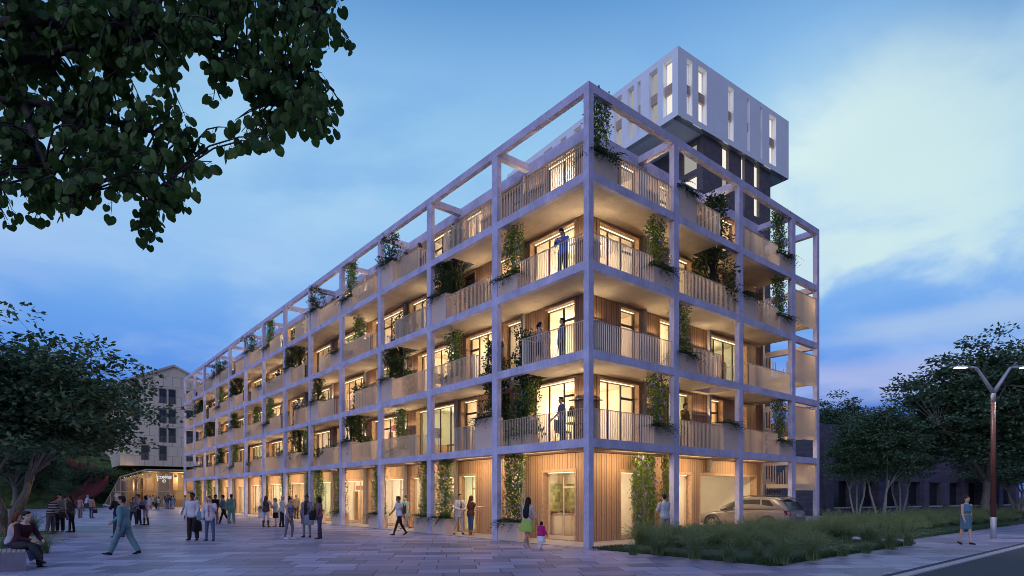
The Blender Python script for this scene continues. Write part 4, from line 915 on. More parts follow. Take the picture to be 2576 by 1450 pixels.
for (f, k), (ps, ph, pl, r0, r1, t0, t1) in CR_.items():
    a, b_ = XC[k-1][1], XC[k][0]; c = b_ - a
    rail((a + r0*c, RIN), (a + r1*c, RIN), LV[f], t0, t1)
# --- open stair in the end bay: half landings with fin screens, flights, handrails
for i, z in enumerate((2.15, 4.75, 7.55, 10.55)):
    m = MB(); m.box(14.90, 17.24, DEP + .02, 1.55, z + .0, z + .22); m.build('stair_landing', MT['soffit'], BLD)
    m = MB()
    for j in range(25): x = 14.88 + j*.0985; m.box(x, x + .012, .10, .155, z - .10, z + 1.5)
    m.box(14.85, 17.24, .095, .16, z + 1.5, z + 1.515); m.build('landing_screen', MT['rail'], BLD)
    m = MB()
    for j in range(24): y = DEP + .05 + j*.06; m.box(17.29, 17.34, y, y + .012, z + .22, z + 1.5)
    m.build('landing_screen', MT['rail'], BLD)
    up = LV[i+1]
    for q, (za, zb, x0) in enumerate(((z + .2, up, 14.95), (LV[i] if i else 0., z + .2, 16.1))):
        m = MB(); n = 9
        for s in range(n):
            y = 1.55 + (n - 1 - s if q else s)*.28; zz = za + (zb - za)*(s + 1)/n; m.box(x0, x0 + 1.05, y, y + .29, zz - .16, zz)
        m.build('stair_flight', MT['pilaster'], BLD)
        m = MB()
        for s in range(2*n):
            y = 1.56 + (2*n - 1 - s if q else s)*.14; zz = za + (zb - za)*(s + 1)/(2*n); m.box(x0 + 1.05, x0 + 1.062, y, y + .045, zz - .2, zz + .95)
        m.build('stair_railing', MT['rail'], BLD)
for f in (1, 2, 3, 4):
    m = MB(); m.box(14.85, 17.24, 4.1, 5.88, LV[f] - .28, LV[f] - .02); m.build('balcony_slab', MT['soffit'], BLD)
    m = MB()
    for j in range(25): x = 14.88 + j*.0985; m.box(x, x + .012, 4.06, 4.10, LV[f] - .3, LV[f] + 1.04)
    m.build('landing_screen', MT['rail'], BLD)
# --- lamps of the place: one per lit room, downlights along the arcade, wall lights on the balconies
for i_, (loc, w, f, far) in enumerate(ROOMS):
    lamp('POINT', 'room_lamp', loc, (115. if f else 150.)*(1 + .25*(w - 1.5))*(.6 + .7*((i_*37) % 11)/10), (1., .79, .50) if f else (1., .84, .60), .14)
for k in range(1, 14):
    yy = (YC[k-1][1] + YC[k][0])/2
    if k == 1: yy = 3.3
    lamp('AREA', 'arcade_light', (.72, yy, 3.425), 64., (1., .74, .41), 2.6, .08, (R(30), 0, R(-90)))
for xx in (3.4, 7.4, 12.):
    lamp('AREA', 'arcade_light', (xx, .72, 3.425), 64., (1., .74, .41), 2.6, .08, (R(30), 0, 0))
# slim wall lights under the window heads of the balconies, shining up at the soffits
def wall_light(loc, ax):
    m = MB(); x, y, z = loc
    if ax == 'L': m.box(x - .10, x - .001, y - .48, y + .48, z - .04, z)
    else: m.box(x - .48, x + .48, y - .10, y - .001, z - .04, z)
    m.build('wall_light', MT['pilaster'], BLD)
    lamp('AREA', 'balcony_light', (x - .085, y, z + .012) if ax == 'L' else (x, y - .085, z + .012), 17., (1., .77, .47), .9, .05, (R(180 - 52), 0, R(90)) if ax == 'L' else (R(180 - 52), 0, R(180)))
for f in (1, 2, 3, 4):
    for k in range(1, 14):
        ws = [q for q in wins_left(f, k)]; y = (YC[k-1][1] + YC[k][0])/2
        free = [(YC[k-1][1] if k > 1 else WY + .1)] + [v for q in ws for v in q] + [YC[k][0]]
        gaps = sorted(((free[i+1] - free[i], (free[i] + free[i+1])/2) for i in range(0, len(free), 2)), reverse=True)
        wall_light((WX - .001, gaps[0][1], LV[f] + 1.75), 'L')
    for x in (5.6, 9.2): wall_light((x, WY - .001, LV[f] + 1.75), 'R')
    wall_light((2.1, WY - .001, LV[f] + 1.75), 'R')
lamp('POINT', 'garage_lamp', (11.0, 4.6, 2.6), 140., (1., .84, .62), .2)
for z in (2.15, 4.75, 7.55, 10.55): lamp('POINT', 'stair_lamp', (15.9, 1.2, z + 1.9 if z < 10 else 12.2), 40., (1., .70, .36), .1)
# ---------------------------------------------------------------- plants
def rvec(r): 
    while True:
        v = Vector((r.uniform(-1, 1), r.uniform(-1, 1), r.uniform(-1, 1)))
        if .05 < v.length < 1: return v.normalized()
def leaf(mb, p, d, n, ln, w, fold=.25, mi=None):
    """one pointed leaf: base p, direction d, facing n"""
    d = d.normalized(); s = d.cross(n)
    if s.length < 1e-3: s = d.cross(Vector((.3, .8, .5)))
    s.normalize(); n = s.cross(d)
    m = p + d*ln*.45
    mb.add([tuple(p), tuple(m + s*w - n*w*fold), tuple(p + d*ln), tuple(m - s*w - n*w*fold), tuple(m + d*ln*.12)], [(0, 1, 4), (1, 2, 4), (2, 3, 4), (3, 0, 4)], mi)
def blossom(mb, p, r, rad):
    ax = rvec(r); ax = (ax + Vector((-1, -1, .3))*.6).normalized(); a = ax.cross(rvec(r)).normalized(); b = ax.cross(a)
    for i in range(5):
        t = 2*math.pi*i/5; d = (a*math.cos(t) + b*math.sin(t) + ax*.35).normalized()
        leaf(mb, p, d, ax, rad, rad*.42, -.2)
def climber_meshes(seed, w, h, n, depth=.30):
    r = random.Random(seed); lf = MB(); fl = MB(); st = MB()
    strands = []
    for i in range(6):
        x0 = (i + .5)/6*w - w/2; ph = r.uniform(0, 6); am = r.uniform(.04, .12)
        strands.append(lambda z, x0=x0, ph=ph, am=am: Vector((x0 + am*math.sin(z*2.3 + ph), .06*math.sin(z*3.1 + ph*2), z)))
        hh = h*r.uniform(.86, 1.0); st.tube([strands[-1](hh*j/10) for j in range(11)], [.012 - .0007*j for j in range(11)], 5)
    for i in range(n):
        s = r.choice(strands); z = r.random()**.92*h
        bulge = .13 + .06*math.sin(z*3.3 + seed)
        p = s(z) + Vector((r.gauss(0, bulge*.7), r.gauss(0, depth*.38), r.gauss(0, .05)))
        if abs(p.x) > w*.62 or p.z < 0: continue
        d = rvec(r); d.z -= .5; leaf(lf, p, d, rvec(r) + Vector((0, -.8, .4)), r.uniform(.07, .125), r.uniform(.022, .036))
    for i in range(int(n*.026)):
        s = r.choice(strands); z = r.random()*h; p = s(z) + Vector((r.gauss(0, .13), -abs(r.gauss(0, depth*.45)) if r.random() < .7 else r.gauss(0, depth*.4), 0))
        if abs(p.x) > w*.6: continue
        blossom(fl, p, r, r.uniform(.045, .075))
    return lf.mesh('climber_leaves', MT['leaf_cl']), fl.mesh('blossoms', MT['flower']), st.mesh('stems', MT['bark'])
def fern_mesh(seed, w, n=52, ln=.66):
    r = random.Random(seed); m = MB()
    for i in range(n):
        b = Vector((r.uniform(-w/2, w/2), r.uniform(-.16, .16), .0)); a = r.uniform(0, 2*math.pi)
        if r.random() < .45: a = r.gauss(-math.pi/2, .6)
        o = Vector((math.cos(a), math.sin(a), 0)); L_ = ln*r.uniform(.55, 1.15); up = r.uniform(.5, 1.0); pts = []
        for j in range(9):
            t = j/8; pts.append(b + o*L_*t*.9 + Vector((0, 0, L_*(up*t - 1.05*t*t))))
        s = o.cross(Vector((0, 0, 1)))
        for j in range(1, 9):
            d = (pts[j] - pts[j-1]).normalized(); q = .11*(1 - (j/9)**2) + .025
            for e in (-1, 1): leaf(m, pts[j], s*e + d*.6, Vector((0, 0, 1)), q, q*.26, .1)
    return m.mesh('fern_fronds', MT['leaf_fern'])
def bush_meshes(seed, h, rad, n, conical=.5, base=.15, lsz=(.085, .14), mat='leaf_sh'):
    """small bushy tree with stems; unequal clumps with gaps between them"""
    r = random.Random(seed); st = MB(); lf = MB(); cl = []
    nc = max(10, n//45)
    for i in range(nc):
        z = base*h + (1 - base)*h*(i + r.random())/nc
        q = rad*(1 - conical*((z/h)**1.4))*r.uniform(.35, 1.0); a = r.uniform(0, 2*math.pi)
        c = Vector((q*math.cos(a), q*math.sin(a)*.8, z)); cl.append((c, rad*r.uniform(.26, .46)*(1 - .3*z/h)))
        t0 = Vector((r.uniform(-.06, .06), r.uniform(-.05, .05), 0)); mid = Vector((c.x*.25, c.y*.25, z*.62))
        st.tube([t0, mid, c], [.022, .014, .006], 5)
    for i in range(n):
        c, q = r.choice(cl); v = rvec(r)*q*r.random()**.4; p = c + v
        leaf(lf, p, v + rvec(r)*q*.8 + Vector((0, 0, .03)), rvec(r) + Vector((0, -.2, .6)), r.uniform(*lsz), r.uniform(.022, .036)*lsz[1]/.12)
    return lf.mesh('bush_leaves', MT[mat]), st.mesh('stems', MT['bark_d'])
CLM = [climber_meshes(s, .92, 2.4, 1900) for s in (1, 2, 3)]
CLG = [climber_meshes(s, 1.0, 3.0, 2600) for s in (4, 5, 6)]
FERN = [fern_mesh(s, 1.0) for s in (1, 2, 3)]
TREE = [bush_meshes(s, h, .62, 1700, .45) for s, h in ((11, 2.0), (12, 2.3), (13, 1.8))]
SHRUB = [bush_meshes(s, 1.55, .72, 800, .2, .1) for s in (21, 22, 23)]
LOW = [bush_meshes(s, .62, .62, 420, .1, .05) for s in (31, 32)]
TALL = [bush_meshes(s, 4.3, .78, 3400, .5, .04) for s in (41, 42, 43)]
FLN = {0: 'ground floor', 1: 'first floor', 2: 'second floor', 3: 'third floor', 4: 'roof level'}
ORD = ['', 'first', 'second', 'third', 'fourth', 'fifth', 'sixth', 'seventh', 'eighth', 'ninth', 'tenth', 'eleventh', 'twelfth', 'thirteenth']
def where(side, f, k): return '%s, %s bay %s of the corner' % (FLN[f], ORD[k], 'left' if side == 'L' else 'right')
cnt = [0]
def pick(lst): cnt[0] += 1; return lst[cnt[0] % len(lst)]
def box_planter(root, w, d, h):
    m = MB(); t = .035
    m.box(-w/2, w/2, -d/2, -d/2 + t, 0, h); m.box(-w/2, w/2, d/2 - t, d/2, 0, h); m.box(-w/2, -w/2 + t, -d/2 + t, d/2 - t, 0, h); m.box(w/2 - t, w/2, -d/2 + t, d/2 - t, 0, h)
    m.box(-w/2 + t, w/2 - t, -d/2 + t, d/2 - t, .0, .04); m.build('planter_box', MT['planter'], root)
    m = MB(); m.box(-w/2 + t, w/2 - t, -d/2 + t, d/2 - t, .041, h - .05); m.build('soil', MT['soil'], root)
def add_climber(root, z, meshes, sc=1.):
    for nm, me in zip(('climber', 'blossoms', 'stem'), pick(meshes)): link(nm, me, root, (0, .05, z), 0, (1, 1, sc))
def add_bush(root, z, meshes, loc=(0, 0), sc=1.):
    lf, st = pick(meshes); rz = cnt[0]*1.7; link('foliage', lf, root, (loc[0], loc[1], z), rz, sc); link('stem', st, root, (loc[0], loc[1], z), rz, sc)
NAMEP = {'climber': 'low peach planter with violet flowered climber', 'tree': 'tall peach planter with conical evergreen and ferns', 'shrub': 'tall peach planter with loose shrub and ferns', 'fern': 'tall peach planter with overhanging ferns'}
def planter(side, f, k, u, kind, ph, w=1.2):
    loc = (.31, u, LV[f] - .02 if f else .02) if side == 'L' else (u, .31, LV[f] - .02 if f else .02)
    rz = -math.pi/2 if side == 'L' else 0.
    root = thing('planter', NAMEP[kind] + ', ' + where(side, f, k), 'planter', loc, rz, 'planters on the balconies')
    box_planter(root, w, .56, ph + .02)
    link('fern', pick(FERN), root, (0, 0, ph - .03), 0, (w*1.0, 1.2, 1.25))
    if kind == 'climber': add_climber(root, ph - .05, CLM, (3.0 - .30 - ph)/2.35 if f < 4 else 1.0)
    if kind == 'tree': add_bush(root, ph - .06, TREE, sc=min(1., (2.72 - ph)/1.9) if f < 4 else .9)
    if kind == 'shrub': add_bush(root, ph - .06, SHRUB)
    return root
for side, tab, CO in (('L', CL, YC), ('R', CR_, XC)):
    for (f, k), (ps, ph, pl, *_r) in sorted(tab.items()):
        a, b_ = CO[k-1][1], CO[k][0]; w = 1.22 if k < 14 else 1.
        far_u, near_u = b_ - w/2 - .01, a + w/2 + .01
        base = pl.split('+')[0]
        if ps: planter(side, f, k, far_u if ps == 'F' else near_u, base, ph, w)
        if 'F.66climber' in pl: planter(side, f, k, far_u, 'climber', .66, w)
        xy = lambda u, d: (d, u, LV[f] - .02) if side == 'L' else (u, d, LV[f] - .02)
        if 'void_f' in pl:                 # a tree grown in a trough one floor down, coming up through the open slab
            u = b_ - .80
            o = thing('balcony_tree', 'slim dark tree rising through the open slab, ' + where(side, f, k), 'tree', (.80, u, LV[f-1] + .3) if side == 'L' else (u, .80, LV[f-1] + .3), 0, 'trees growing through open slabs')
            add_bush(o, .0, TALL, sc=(.95, .95, 1.0 if f < 4 else .95) if not (side == 'R') else (1.35, 1.35, 1.12))
            m = MB(); m.box(-.5, .5, -.3, .3, -.3, .05); m.build('trough', MT['planter'], o)
        if 'void_n' in pl:
            u = a + .80
            o = thing('balcony_tree', 'slim dark tree rising by the near column, ' + where(side, f, k), 'tree', (.80, u, LV[f-1] + .3) if side == 'L' else (u, .8, LV[f-1] + .3), 0, 'trees growing through open slabs')
            add_bush(o, .0, TALL); m = MB(); m.box(-.3, .3, -.5, .5, -.3, .05); m.build('trough', MT['planter'], o)
        if 'vine_f' in pl or 'behind_f' in pl:
            o = thing('climbing_plant', 'climber on wires standing behind the railing, ' + where(side, f, k), 'plant', xy(b_ - .95, .62), -math.pi/2 if side == 'L' else 0, 'climbers behind the railings')
            m = MB(); m.box(-.6, .6, -.2, .2, 0.02, .45); m.build('trough', MT['planter'], o); add_climber(o, .42, CLM, .92); link('fern', pick(FERN), o, (0, 0, .45))
        if 'low_f' in pl:
            for j, q in enumerate((.9, 2.1)):
                o = thing('potted_shrub', 'low shrub in trough behind railing, %s, %s' % ('nearer one' if j else 'farther one', where(side, f, k)), 'shrub', xy(b_ - q, .55), 0, 'low shrubs behind the railings')
                m = MB(); m.box(-.25, .25, -.45, .45, 0.02, .62); m.build('trough', MT['planter'], o); add_bush(o, .58, LOW)
# ground floor planters: bay, end of bay, width
for k, e, w in ((1, 'F', 1.25), (2, 'F', 1.25), (3, 'N', 1.25), (4, 'N', 1.15), (5, 'N', 1.15), (5, 'F', 1.1), (6, 'N', 1.1), (7, 'N', 1.1), (8, 'N', 1.1), (11, 'N', 1.1), (11, 'F', 1.1), (12, 'F', 1.1)):
    a, b_ = YC[k-1][1], YC[k][0]; u = b_ - w/2 - .01 if e == 'F' else a + w/2 + .01
    o = thing('planter', 'peach floor planter with tall violet clematis, %s end of %s bay left of the corner' % ('far' if e == 'F' else 'near', ORD[k]), 'planter', (.32, u, .02), -math.pi/2, 'planters along the arcade')
    box_planter(o, w, .58, .72); link('fern', pick(FERN), o, (0, 0, .70), 0, (w, 1.2, 1.25)); add_climber(o, .66, CLG, .94)
for j, u in enumerate((4.2, 5.02, 5.95)):
    o = thing('climbing_plant', 'violet clematis on the short front, %s of three from the corner' % ORD[j+1], 'plant', (u, 1.3 if j < 2 else 1.2, .02), .1*j, 'clematis on the short front')
    for nm, me in zip(('climber', 'blossoms', 'stem'), pick(CLG)): link(nm, me, o, (0, 0, 0), 0, (.50, .8, 1.12))
for j, z in enumerate((LV[2], LV[4], LV[3])):
    o = thing('planter', 'orange trough with trailing plants by the stair, %s' % ('lowest', 'highest', 'middle one')[j], 'planter', (16.6, 5.2, z), 0, 'troughs by the stair')
    box_planter(o, 1.2, .5, .6); link('fern', pick(FERN), o, (0, 0, .56), 0, (1.2, 1, 1))
# ---------------------------------------------------------------- trees
def big_tree(seed, H, crown, radii, n_clump, per, trunk_r, stems=1, lsz=(.16, .26), bark='bark', leafm='leaf_tree', spread=.5, low=.25, clr=(.55, 1.0), fork=.3):
    """trunk(s) with limbs to an uneven crown of leaf clumps; returns leaf and wood meshes"""
    r = random.Random(seed); wood = MB(); lf = MB(); C_ = Vector(crown)
    limbs = []
    for s in range(stems):
        a = 2*math.pi*s/stems + r.uniform(-.4, .4); b0 = Vector((math.cos(a), math.sin(a), 0))*(trunk_r*(1.6 if stems > 1 else 0))
        top = b0 + Vector((math.cos(a)*spread*(stems > 1), math.sin(a)*spread*(stems > 1), H*fork))
        pts = [b0, b0.lerp(top, .35) + Vector((r.uniform(-.2, .2), r.uniform(-.2, .2), 0))*trunk_r*6, b0.lerp(top, .7) + Vector((r.uniform(-.2, .2), r.uniform(-.2, .2), 0))*trunk_r*6, top]
        wood.tube([pts[0] - Vector((0, 0, .1))] + pts, [trunk_r*1.5, trunk_r*1.15, trunk_r*.95, trunk_r*.85, trunk_r*.7], 9)
        nl = 7 if stems == 1 else 3
        for i in range(nl):
            b = a + (2*math.pi*i/nl if stems == 1 else r.uniform(-1.1, 1.1)) + r.uniform(-.3, .3); el = r.uniform(-.25, .95)
            e = C_ + Vector((math.cos(b)*math.cos(el)*radii[0], math.sin(b)*math.cos(el)*radii[1], math.sin(el)*radii[2]))*r.uniform(.6, .9)
            st = pts[2].lerp(top, r.random()); mid = st.lerp(e, .45) + Vector((r.uniform(-.6, .6), r.uniform(-.6, .6), r.uniform(.1, .8)))*radii[2]*.14
            q = [st, st.lerp(mid, .5) + Vector((0, 0, .1)), mid, mid.lerp(e, .55) + Vector((r.uniform(-.2, .2), r.uniform(-.2, .2), .1)), e]
            wood.tube(q, [trunk_r*.55, trunk_r*.42, trunk_r*.3, trunk_r*.19, trunk_r*.08], 7); limbs += q[1:] + [q[1].lerp(q[2], .5), q[2].lerp(q[3], .5), q[3].lerp(q[4], .5)]
    for i in range(n_clump):
        v = rvec(r)
        if v.z < -low: v.z = -low*r.random()
        f = r.random()**.38*r.uniform(*clr)*(1 + .16*math.sin(v.x*5 + seed)*math.cos(v.y*4 + v.z*6))
        c = C_ + Vector((v.x*radii[0], v.y*radii[1], v.z*radii[2]))*f
        n = min(limbs, key=lambda q: (q - c).length_squared)
        if (n - c).length > .3: wood.tube([n, n.lerp(c, .5) + Vector((0, 0, .12)), c], [trunk_r*.09, trunk_r*.06, .008], 5, cap=False)
        q = r.uniform(.45, 1.0)*radii[0]*.13 + .18
        for j in range(per):
            d = rvec(r); p = c + Vector((d.x*q*1.35, d.y*q*1.35, d.z*q*.55 - .12*q))*r.random()**.45
            o = Vector((d.x, d.y, -.25 + .3*r.random())); leaf(lf, p, o + rvec(r)*.6, rvec(r)*.7 + Vector((0, 0, 1)), r.uniform(*lsz), r.uniform(.24, .34)*lsz[1])
    return lf.mesh('crown', MT[leafm]), wood.mesh('trunk', MT[bark], True)
def plant_tree(name, label, meshes, loc, rz=0, sc=1., group=None):
    o = thing(name, label, 'tree', loc, rz, group, sc)
    link('crown', meshes[0], o); link('trunk', meshes[1], o); return o
T_left = big_tree(3, 11, (.3, 0, 6.0), (6.4, 6.0, 4.6), 600, 68, .14, 5, (.20, .34), spread=.8, low=.62, fork=.26)
plant_tree('plaza_tree', 'big spreading tree with twisted pale stems at the left of the square', T_left, at(14, 27.5), .4)
T_birch = big_tree(5, 8.2, (0, 0, 5.2), (3.0, 2.7, 3.3), 330, 66, .075, 3, (.14, .22), 'bark_w', spread=.6, low=.75, fork=.34)
for j, (px, Y, sc, rz, lb) in enumerate(((2158, 41., .88, .3, 'slender pale stemmed tree nearest to the apartment building'), (2216, 40., 1.0, 1.9, 'pale multi stemmed tree in front of the brick hall, middle one'), (2262, 43., .95, 3.4, 'pale stemmed tree beside the large round crowned tree'))):
    plant_tree('birch_tree', lb, T_birch, at(px, Y), rz, sc, 'pale stemmed trees in front of the brick hall')
T_right = big_tree(8, 14, (0, 0, 7.9), (7.1, 6.5, 6.3), 900, 84, .30, 1, (.22, .36), spread=.5, low=.62, fork=.26)
plant_tree('large_tree', 'largest tree on the right with broad round crown behind the street lamp', T_right, at(2478, 42.), .9, .93)
for j, (px, Y, z, sc, rz, lb) in enumerate(((2095, 74., 0, 1.0, .5, 'distant tree above the brick hall roof beside the apartment building'), (2560, 60., 0, .82, 2.2, 'tree at the right edge behind the largest tree'), (30, 78., 0, 1.0, 1.4, 'dark tree at the foot of the hill, left edge'), (120, 96., 3.2, .9, 3.0, 'dark tree low on the grassy hill beside the red stair'), (215, 112., 9, .95, .2, 'dark tree high on the hill behind the red stair'), (60, 118., 10, 1.05, 4.1, 'dark tree on top of the hill at far left'), (-40, 92., 3, 1.05, 5., 'dark tree on the hill cut by the left edge'))):
    plant_tree('background_tree', lb, T_right if j % 2 == 0 else T_left, at(px, Y, z), rz, sc, 'trees in the background')
# --- the near branch over the camera: heart shaped leaves hanging from long twigs
def heart(mb, p, d, n, sz, r):
    d = d.normalized(); s = d.cross(n)
    if s.length < 1e-3: s = d.cross(Vector((.2, .9, .3)))
    s.normalize(); n = s.cross(d); fo = r.uniform(.05, .55); pts = [p + d*.10*sz]
    prof = ((-.06, .20), (-.02, .38), (.16, .52), (.40, .54), (.66, .44), (.86, .24), (1.0, .03))
    for e in (1, -1):
        for u, w in (prof if e == 1 else reversed(prof[:-1])): pts.append(p + d*u*sz + s*e*w*sz*math.cos(fo) - n*w*sz*math.sin(fo) - n*(.18*u*u*sz))
    k = len(pts); mid = p + d*.5*sz - n*.03*sz; vs = [tuple(q) for q in pts] + [tuple(mid)]
    mb.add(vs, [(i, (i + 1) % k, k) for i in range(k)])
def near_branch():
    r = random.Random(77); root = thing('overhanging_tree', 'near tree whose dark heart leaved boughs hang into the upper left of the view', 'tree', at(-560, 5.2))
    base = Vector(root.location); wood = MB(); lf = MB(); loc = lambda p: p - base
    Q = lambda px, py, Y: at(px, Y, zat(py, Y))
    T0 = at(-560, 5.2)
    wood.tube([loc(T0 - Vector((0, 0, .1))), loc(T0 + Vector((.05, .03, 1.3))), loc(T0 + Vector((.0, .1, 2.6))), loc(T0 + Vector((.1, .05, 3.6))), loc(T0 + Vector((0, 0, 4.6)))], [.28, .2, .18, .16, .12], 12)
    root_z = 3.0; joins = []
    boughs = [[Q(-250, 120, 5.0), Q(0, 65, 5.0), Q(200, 52, 5.1), Q(330, 70, 5.2), Q(420, 112, 5.4), Q(500, 125, 5.6), Q(640, 200, 5.8), Q(760, 300, 5.9)],
              [Q(150, 50, 5.1), Q(330, 85, 5.3), Q(560, 115, 5.7), Q(640, 155, 6.0), Q(780, 175, 6.2), Q(840, 230, 6.3)],
              [Q(-250, 260, 4.8), Q(0, 253, 4.9), Q(100, 262, 5.0), Q(200, 330, 5.1), Q(300, 420, 5.2), Q(400, 520, 5.3)],
              [Q(0, 160, 5.2), Q(110, 140, 5.4), Q(240, 110, 5.5), Q(420, 60, 5.6), Q(600, 30, 5.8), Q(820, 20, 6.)],
              [Q(100, 262, 5.0), Q(260, 300, 5.4), Q(380, 330, 5.6), Q(500, 390, 5.8)],
              [Q(60, 258, 5.0), Q(80, 330, 4.8), Q(120, 430, 4.7), Q(200, 520, 4.8)]]
    fine = []
    for i, q in enumerate(boughs):
        rr = [(.062, .05, .034, .045, .04, .03)[i]*(1 - .8*j/(len(q) - 1)) + .004 for j in range(len(q))]
        wood.tube([loc(p) for p in q], rr, 8)
        for a, b in zip(q, q[1:]): fine += [a.lerp(b, t/6) for t in range(6)]
    wood.tube([loc(T0 + Vector((0, .02, 3.1))), loc(boughs[0][0])], [.13, .075], 9); wood.tube([loc(T0 + Vector((0, .02, 2.6))), loc(boughs[2][0])], [.11, .05], 9)
    zone = [(0, 0), (860, 0), (905, 60), (925, 105), (880, 130), (820, 125), (795, 160), (845, 215), (800, 250), (860, 285), (875, 340), (800, 355), (735, 350), (690, 395), (650, 375), (560, 310), (500, 230), (440, 200), (420, 225), (450, 260), (490, 290), (480, 320), (520, 365), (535, 410), (480, 400), (440, 385), (470, 430), (485, 480), (455, 515), (420, 545), (440, 620), (400, 635), (365, 610), (330, 560), (280, 555), (240, 500), (205, 480), (180, 520), (195, 565), (140, 575), (75, 545), (55, 570), (0, 560)]
    def inside(x, y):
        c = False; j = len(zone) - 1
        for i in range(len(zone)):
            xi, yi = zone[i]; xj, yj = zone[j]
            if (yi > y) != (yj > y) and x < (xj - xi)*(y - yi)/(yj - yi) + xi: c = not c
            j = i
        return c
    n = 0
    while n < 1050:
        x, y = r.uniform(-330, 930), r.uniform(-170, 640)
        if not inside(min(max(x, 2), 925), max(y, 2)): continue
        gap = math.sin(x*.021 + 1.3)*math.sin(y*.027 + .6) + .5*math.sin(x*.05 + y*.043)
        if gap > .34 and r.random() < .93: continue
        Y = r.uniform(4.7, 6.6) - (.3 if y > 300 else 0); tip = Q(x, y, Y); n += 1
        s = min((q for q in fine), key=lambda q: (q - tip).length_squared + .25*max(0, tip.z - q.z))
        ln = (s - tip).length; mid = s.lerp(tip, .55) + Vector((r.uniform(-.06, .06), r.uniform(-.06, .06), .10*ln + .02))
        tw = [s, s.lerp(mid, .5) + Vector((0, 0, .03*ln)), mid, mid.lerp(tip, .5) + Vector((0, 0, .02*ln)), tip]
        wood.tube([loc(q) for q in tw], [.010, .0085, .007, .0055, .003], 5, cap=False)
        k = r.randint(5, 9)
        for j in range(k):
            t = 1 - (j/k)*min(.9, .75/max(ln, .2)); i0 = min(3, int(t*4)); p = tw[i0].lerp(tw[i0+1], t*4 - i0)
            o = rvec(r); o.z *= .4; p2 = p + o*.045 + Vector((0, 0, -.03)); wood.tube([loc(p), loc(p2)], .0018, 3, cap=False)
            d = Vector((o.x*.55, o.y*.55, -1.0)) + rvec(r)*.3; heart(lf, loc(p2), d, rvec(r) + Vector((-FX, -FY, 0))*.9, r.uniform(.055, .104), r)
    lf.build('crown', MT['leaf_big'], root); wood.build('trunk', MT['bark_d'], root, True)
near_branch()
# ---------------------------------------------------------------- ground
m = MB(); S = 700; m.quad((-S, -S, -.06), (S, -S, -.06), (S, S, -.06), (-S, S, -.06)); struct('ground', m, MT['earth'])
m = MB(); m.box(-75, .0, -8.7, 88.5, -.3, 0.); m.box(0, 90, -8.7, 0, -.3, 0.); m.box(0, 30, 65.6, 88.5, -.3, 0.); struct('plaza', m, MT['paving'])
m = MB(); m.box(-75, 90, -9.08, -8.86, -.3, .0); struct('kerb', m, MT['kerb'])
m = MB(); m.box(-75, 90, -8.858, -8.702, -.3, -.004); struct('kerb_strip', m, MT['asphalt'])
m = MB(); m.box(-90, 120, -30, -9.08, -.3, -.03); struct('road', m, MT['asphalt'])
m = MB(); m.box(15.2, 90, .002, 40, -.3, -.005); m.box(.0, 15.2, .0, 2., -.3, .002); struct('forecourt', m, MT['pale_slab'])
# planted beds (x along the short front, y negative towards the road)
BED1 = (.06, 10.6, -6.3, -.35); BED2 = (13.4, 46., -5.4, -.4)
def lawn(x0, x1, y0, y1, seed):
    n = 30; m = MB(); r = random.Random(seed)
    for i in range(n):
        for j in range(8):
            xa, xb = x0 + (x1-x0)*i/n, x0 + (x1-x0)*(i+1)/n; ya, yb = y0 + (y1-y0)*j/8, y0 + (y1-y0)*(j+1)/8
            f = lambda x, y: .03 + .10*min(1, min(x - x0, x1 - x, y - y0, y1 - y)/.8)
            m.quad((xa, ya, f(xa, ya)), (xb, ya, f(xb, ya)), (xb, yb, f(xb, yb)), (xa, yb, f(xa, yb)))
    m.box(x0, x1, y0, y1, -.2, .028)
    return m
struct('lawn_bed', lawn(*BED1, 1), MT['lawn']); struct('lawn_bed', lawn(*BED2, 2), MT['lawn'])
def blades(rects, seed, hh=(.05, .12), mat='leaf_lawn'):
    r = random.Random(seed); m = MB()
    for x0, x1, y0, y1, n in rects:
        for i in range(n):
            x, y = r.uniform(x0, x1), r.uniform(y0, y1); a = r.uniform(0, 6.28); h = r.uniform(*hh); w = .006 + .008*h; d = Vector((math.cos(a), math.sin(a), 0)); s = Vector((-d.y, d.x, 0)); p = Vector((x, y, .02))
            t = p + d*h*.45 + Vector((0, 0, h)); q = p + d*h*.12 + Vector((0, 0, h*.55))
            m.add([tuple(p - s*w), tuple(p + s*w), tuple(q + s*w*.7), tuple(t), tuple(q - s*w*.7)], [(0, 1, 2, 4), (4, 2, 3)])
    return m
m = blades([(.0, 10.6, -6.38, -5.5, 9000), (-.02, 1.6, -6.3, -.1, 8000), (1.6, 5, -5.5, -3.5, 4000), (13.3, 30, -5.5, -4.6, 6000)], 5); tag(m.build('turf', MT['leaf_lawn']), 'short dark turf along the edges of the planted beds', 'grass', kind='stuff')
